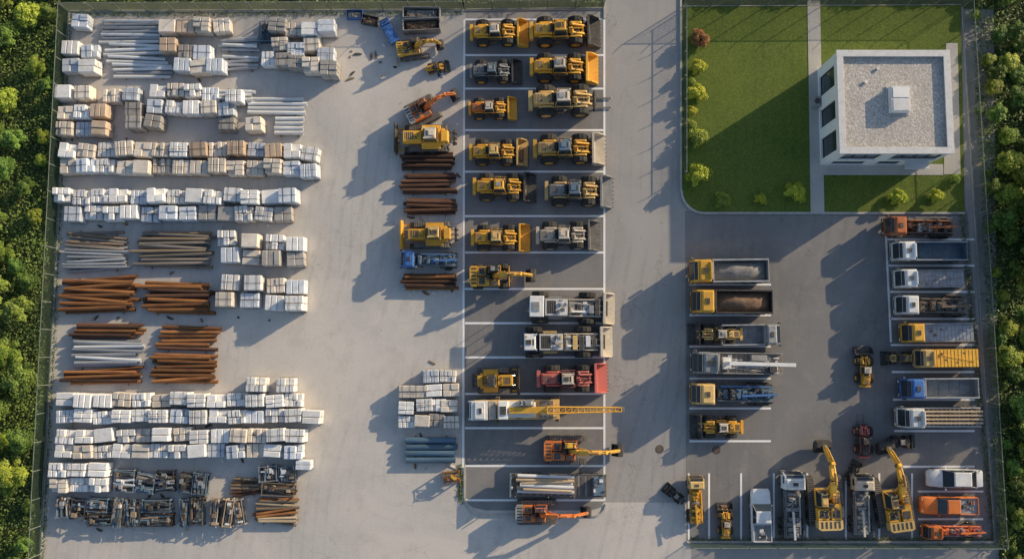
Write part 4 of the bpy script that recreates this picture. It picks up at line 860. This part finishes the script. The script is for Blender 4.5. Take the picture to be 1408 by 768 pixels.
_t['plm']=tube(.17,palew,False); _t['plw']=tube(.17,whitepl)
for i in range(8):
    lay=i//5; o=link('loaded_pipe',_t[['plw','plm'][i%2]],None,(p.x-.2+R.uniform(-.3,.3),p.y-.72+.36*(i%5)+.19*lay,1.22+lay*.3),rad(R.gauss(-3,3))); o.scale=(R.uniform(4.6,5.6),1,1); o['label']='pale pipe lying on the flatbed trailer'; o['category']='pipe'; o['group']='pipes on the trailer'
V(excavator(orange,5.4,orange,orange,cw=greyp),'excavator',594,141,80,28,'orange tracked excavator with raised arm','excavator',z=1.8)
V(excavator(yellow,4.4,dark,yellow),'excavator',577,60,66,8,'yellow tracked excavator next to grey container','excavator',z=1.8,ys=.85)
V(loader(yellow,dark,tm=dark),'skid_loader',601,89,34,10,'tiny yellow compact loader with black roof','loader')
V(dozer(yellow,beige,dark),'bulldozer',585,189,86,180,'yellow bulldozer with beige cab roof','bulldozer',ys=.82)
V(dozer(yellow,yellow2,yellow),'bulldozer',590,322,80,180,'bright yellow bulldozer with rear ripper','bulldozer',ys=.85)
V(truck(blue,'equip',bluegrey,acc=blue,axles=2),'service_truck',590,357,80,180,'weathered blue service vehicle with equipment','truck',ys=.85)
V(truck(blue,'box',blue,axles=2),'small_truck',534,40,38,118,'small bright blue truck parked askew','truck',ys=1.15)
def skip(m,lm):
    b=MB(); L,w_,h=3.6,1.9,1.2
    b.box(-L/2,L/2,-w_/2,w_/2,0,.1,m)
    for s in(-1,1): b.box(-L/2,L/2,s*w_/2-.05,s*w_/2+.05,.0,h,m); b.box(s*L/2-.05,s*L/2+.05,-w_/2,w_/2,0,h-.02,m)
    for i in range(6): 
        for s in(-1,1): x=-L/2+.3+i*.6; b.box(x-.05,x+.05,s*(w_/2+.08)-.04,s*(w_/2+.08)+.04,.05,h-.05,m)
    l=MB().box(-L/2+.1,L/2-.1,-w_/2+.1,w_/2-.1,.12,.8,lm,(.3,.3,.25)).clutter(-L/2+.2,L/2-.2,-w_/2+.2,w_/2-.2,.8,14,[lm,dark,timber,steel],.5)
    return TP([P('container_body',b,bevel=.01),P('scrap_load',l,bevel=.03)],-L/2,L/2)
V(skip(greyp,gravel),'skip_container',580,20,50,0,'grey steel skip filled with rubble','container',z=.6,ys=.55)
V(skip(greyp,soil),'skip_container',580,36,50,2,'grey steel skip filled with dark waste','container',z=.6,ys=.6)
V(skip(blue,gravel),'skip_container',487,19,22,0,'small blue steel skip beside the fence','container',z=.6)
V(skip(dark,soil),'skip_container',508,27,22,-12,'small dark steel skip container','container',z=.6)
TY=.78
V(truck(yellow,'tipper',greyp,gravel),'dump_truck',1001,373,108,180,'dump truck with yellow cab and grey bed','truck',GT,ys=.88)
V(truck(yellow,'tipper',dark,soil),'dump_truck',1005,415,110,180,'dump truck with yellow cab and soil load','truck',GT,ys=.88)
V(truck(greyp,'tipper',greyp,axles=2),'dump_truck',1032,460,82,0,'grey tipper truck behind the yellow loader','truck',GT,ys=1.05)
V(loader(yellow2,beige,tm=dark),'wheel_loader',985,459,74,180,'dusty yellow wheel loader in a marked bay','loader',GL,ys=.9)
V(truck(greyp,'crane',greyp,acc=white),'crane_truck',1013,499,126,180,'grey truck carrying a folded white crane arm','truck',ys=.72)
V(truck(yellow2,'equip',bluegrey,acc=blue),'service_truck',1007,541,116,180,'yellow cab truck with blue machinery body','truck',ys=.75)
V(loader(yellow,beige,tm=dark),'wheel_loader',987,587,72,180,'yellow wheel loader with beige cab roof','loader',GL)
V(truck(orangeD,'equip',rustdark,acc=orangeD),'service_truck',1264,312,97,180,'dark orange brown truck loaded with machinery','truck',ys=TY)
V(truck(white,'tipper',bluegrey),'dump_truck',1276,346,101,180,'white tipper truck with empty blue grey bed','truck',GT,ys=TY)
V(truck(white,'flat',galv),'flatbed_truck',1278,383,98,180,'white flatbed truck with light grey deck','truck',GT,ys=TY)
V(truck(white,'equip',steel,acc=timber),'flatbed_truck',1281,420,102,180,'white truck with dark equipment load','truck',GT,ys=TY)
V(truck(yellow,'flat',galv),'flatbed_truck',1289,457,102,180,'yellow cab flatbed truck with pale deck','truck',GT,ys=TY)
V(truck(yellow2,'box',yellow),'box_truck',1300,492,84,180,'truck with bright yellow cargo box','truck',GT,ys=.92)
V(loader(yellow2,dark,tm=dark),'skid_loader',1238,492,42,180,'compact dusty loader in front of yellow truck','loader',GL)
V(truck(blue,'tipper',greyp),'dump_truck',1289,533,105,180,'bright blue cab tipper truck with grey bed','truck',GT,ys=TY)
V(truck(white,'rails',white,acc=palew),'flatbed_truck',1290,573,118,180,'white flatbed truck carrying long pale beams','truck',GT,ys=.7)
V(loader(yellow,beige,tm=dark),'wheel_loader',1192,504,56,90,'yellow wheel loader parked on open asphalt','loader')
V(loader(dark,greyp,tm=dark,rimm=steel),'skid_loader',929,681,34,140,'small black compact loader on the road','loader')
V(truck(yellow2,'equip',yellow,acc=yellow),'service_truck',958,688,66,90,'narrow yellow truck with machinery body','truck')
V(loader(yellow,beige,tm=dark),'wheel_loader',1000,717,48,90,'small yellow wheel loader beside the kerb','loader')
V(car('pickup',white),'pickup_truck',1048,709,72,90,'white pickup truck parked in a marked bay','pickup',ys=1.05)
V(truck(white,'equip',greyp,acc=white),'service_truck',1090,694,92,90,'white truck with grey equipment on deck','truck',ys=.95)
V(excavator(yellow,5.2,yellow2,yellow,cw=yellow2),'excavator',1138,666,122,92,'yellow tracked excavator with long extended arm','excavator',z=1.8,ys=.88)
V(truck(beige,'equip',greyp,acc=beige),'service_truck',1186,694,84,90,'dusty beige truck with machinery body','truck')
V(loader(red,dark,tool='forks',rimm=red,hood=dark),'forklift',1191,600,60,90,'small red and black forklift on asphalt','forklift')
V(loader(dark,dark,tm=dark,rimm=steel),'skid_loader',1178,649,32,60,'small black compact loader beside the excavator','loader')
V(excavator(yellow,5.2,yellow2,yellow,cw=yellow2),'excavator',1231,668,122,98,'yellow tracked excavator with arm over lane','excavator',z=1.8,ys=.88)
V(car('sedan',white),'car',1312,657,76,180,'clean white sedan parked beside the fence','car',ys=.84,z=.8)
V(car('pickup',orange),'pickup_truck',1304,694,78,180,'orange red pickup truck parked by the fence','pickup',ys=.86,z=.8)
V(truck(orange,'equip',red,acc=orange,axles=2),'service_truck',1308,729,84,180,'low orange red truck carrying red machinery','truck',ys=.66,z=.8)
V(loader(dark,greyp,tm=dark,rimm=steel),'skid_loader',1246,608,40,0,'small black compact loader near the excavator','loader')
for x,y in((907,617),(985,618)):
    p=W(x,y); mb=MB().cyl((0,0,-.03),(0,0,.012),.42,iron,20).lathe((0,0,.012),[(.3,0),(.3,.012),(.36,.012),(.36,0)],iron,20,axis='z')
    o=link('manhole_cover',mb.mesh('manhole_cover',0),None,(p.x,p.y,0)); o['label']='round cast iron manhole cover set in asphalt'; o['category']='manhole cover'; o['group']='manhole covers'
print('trees',n)
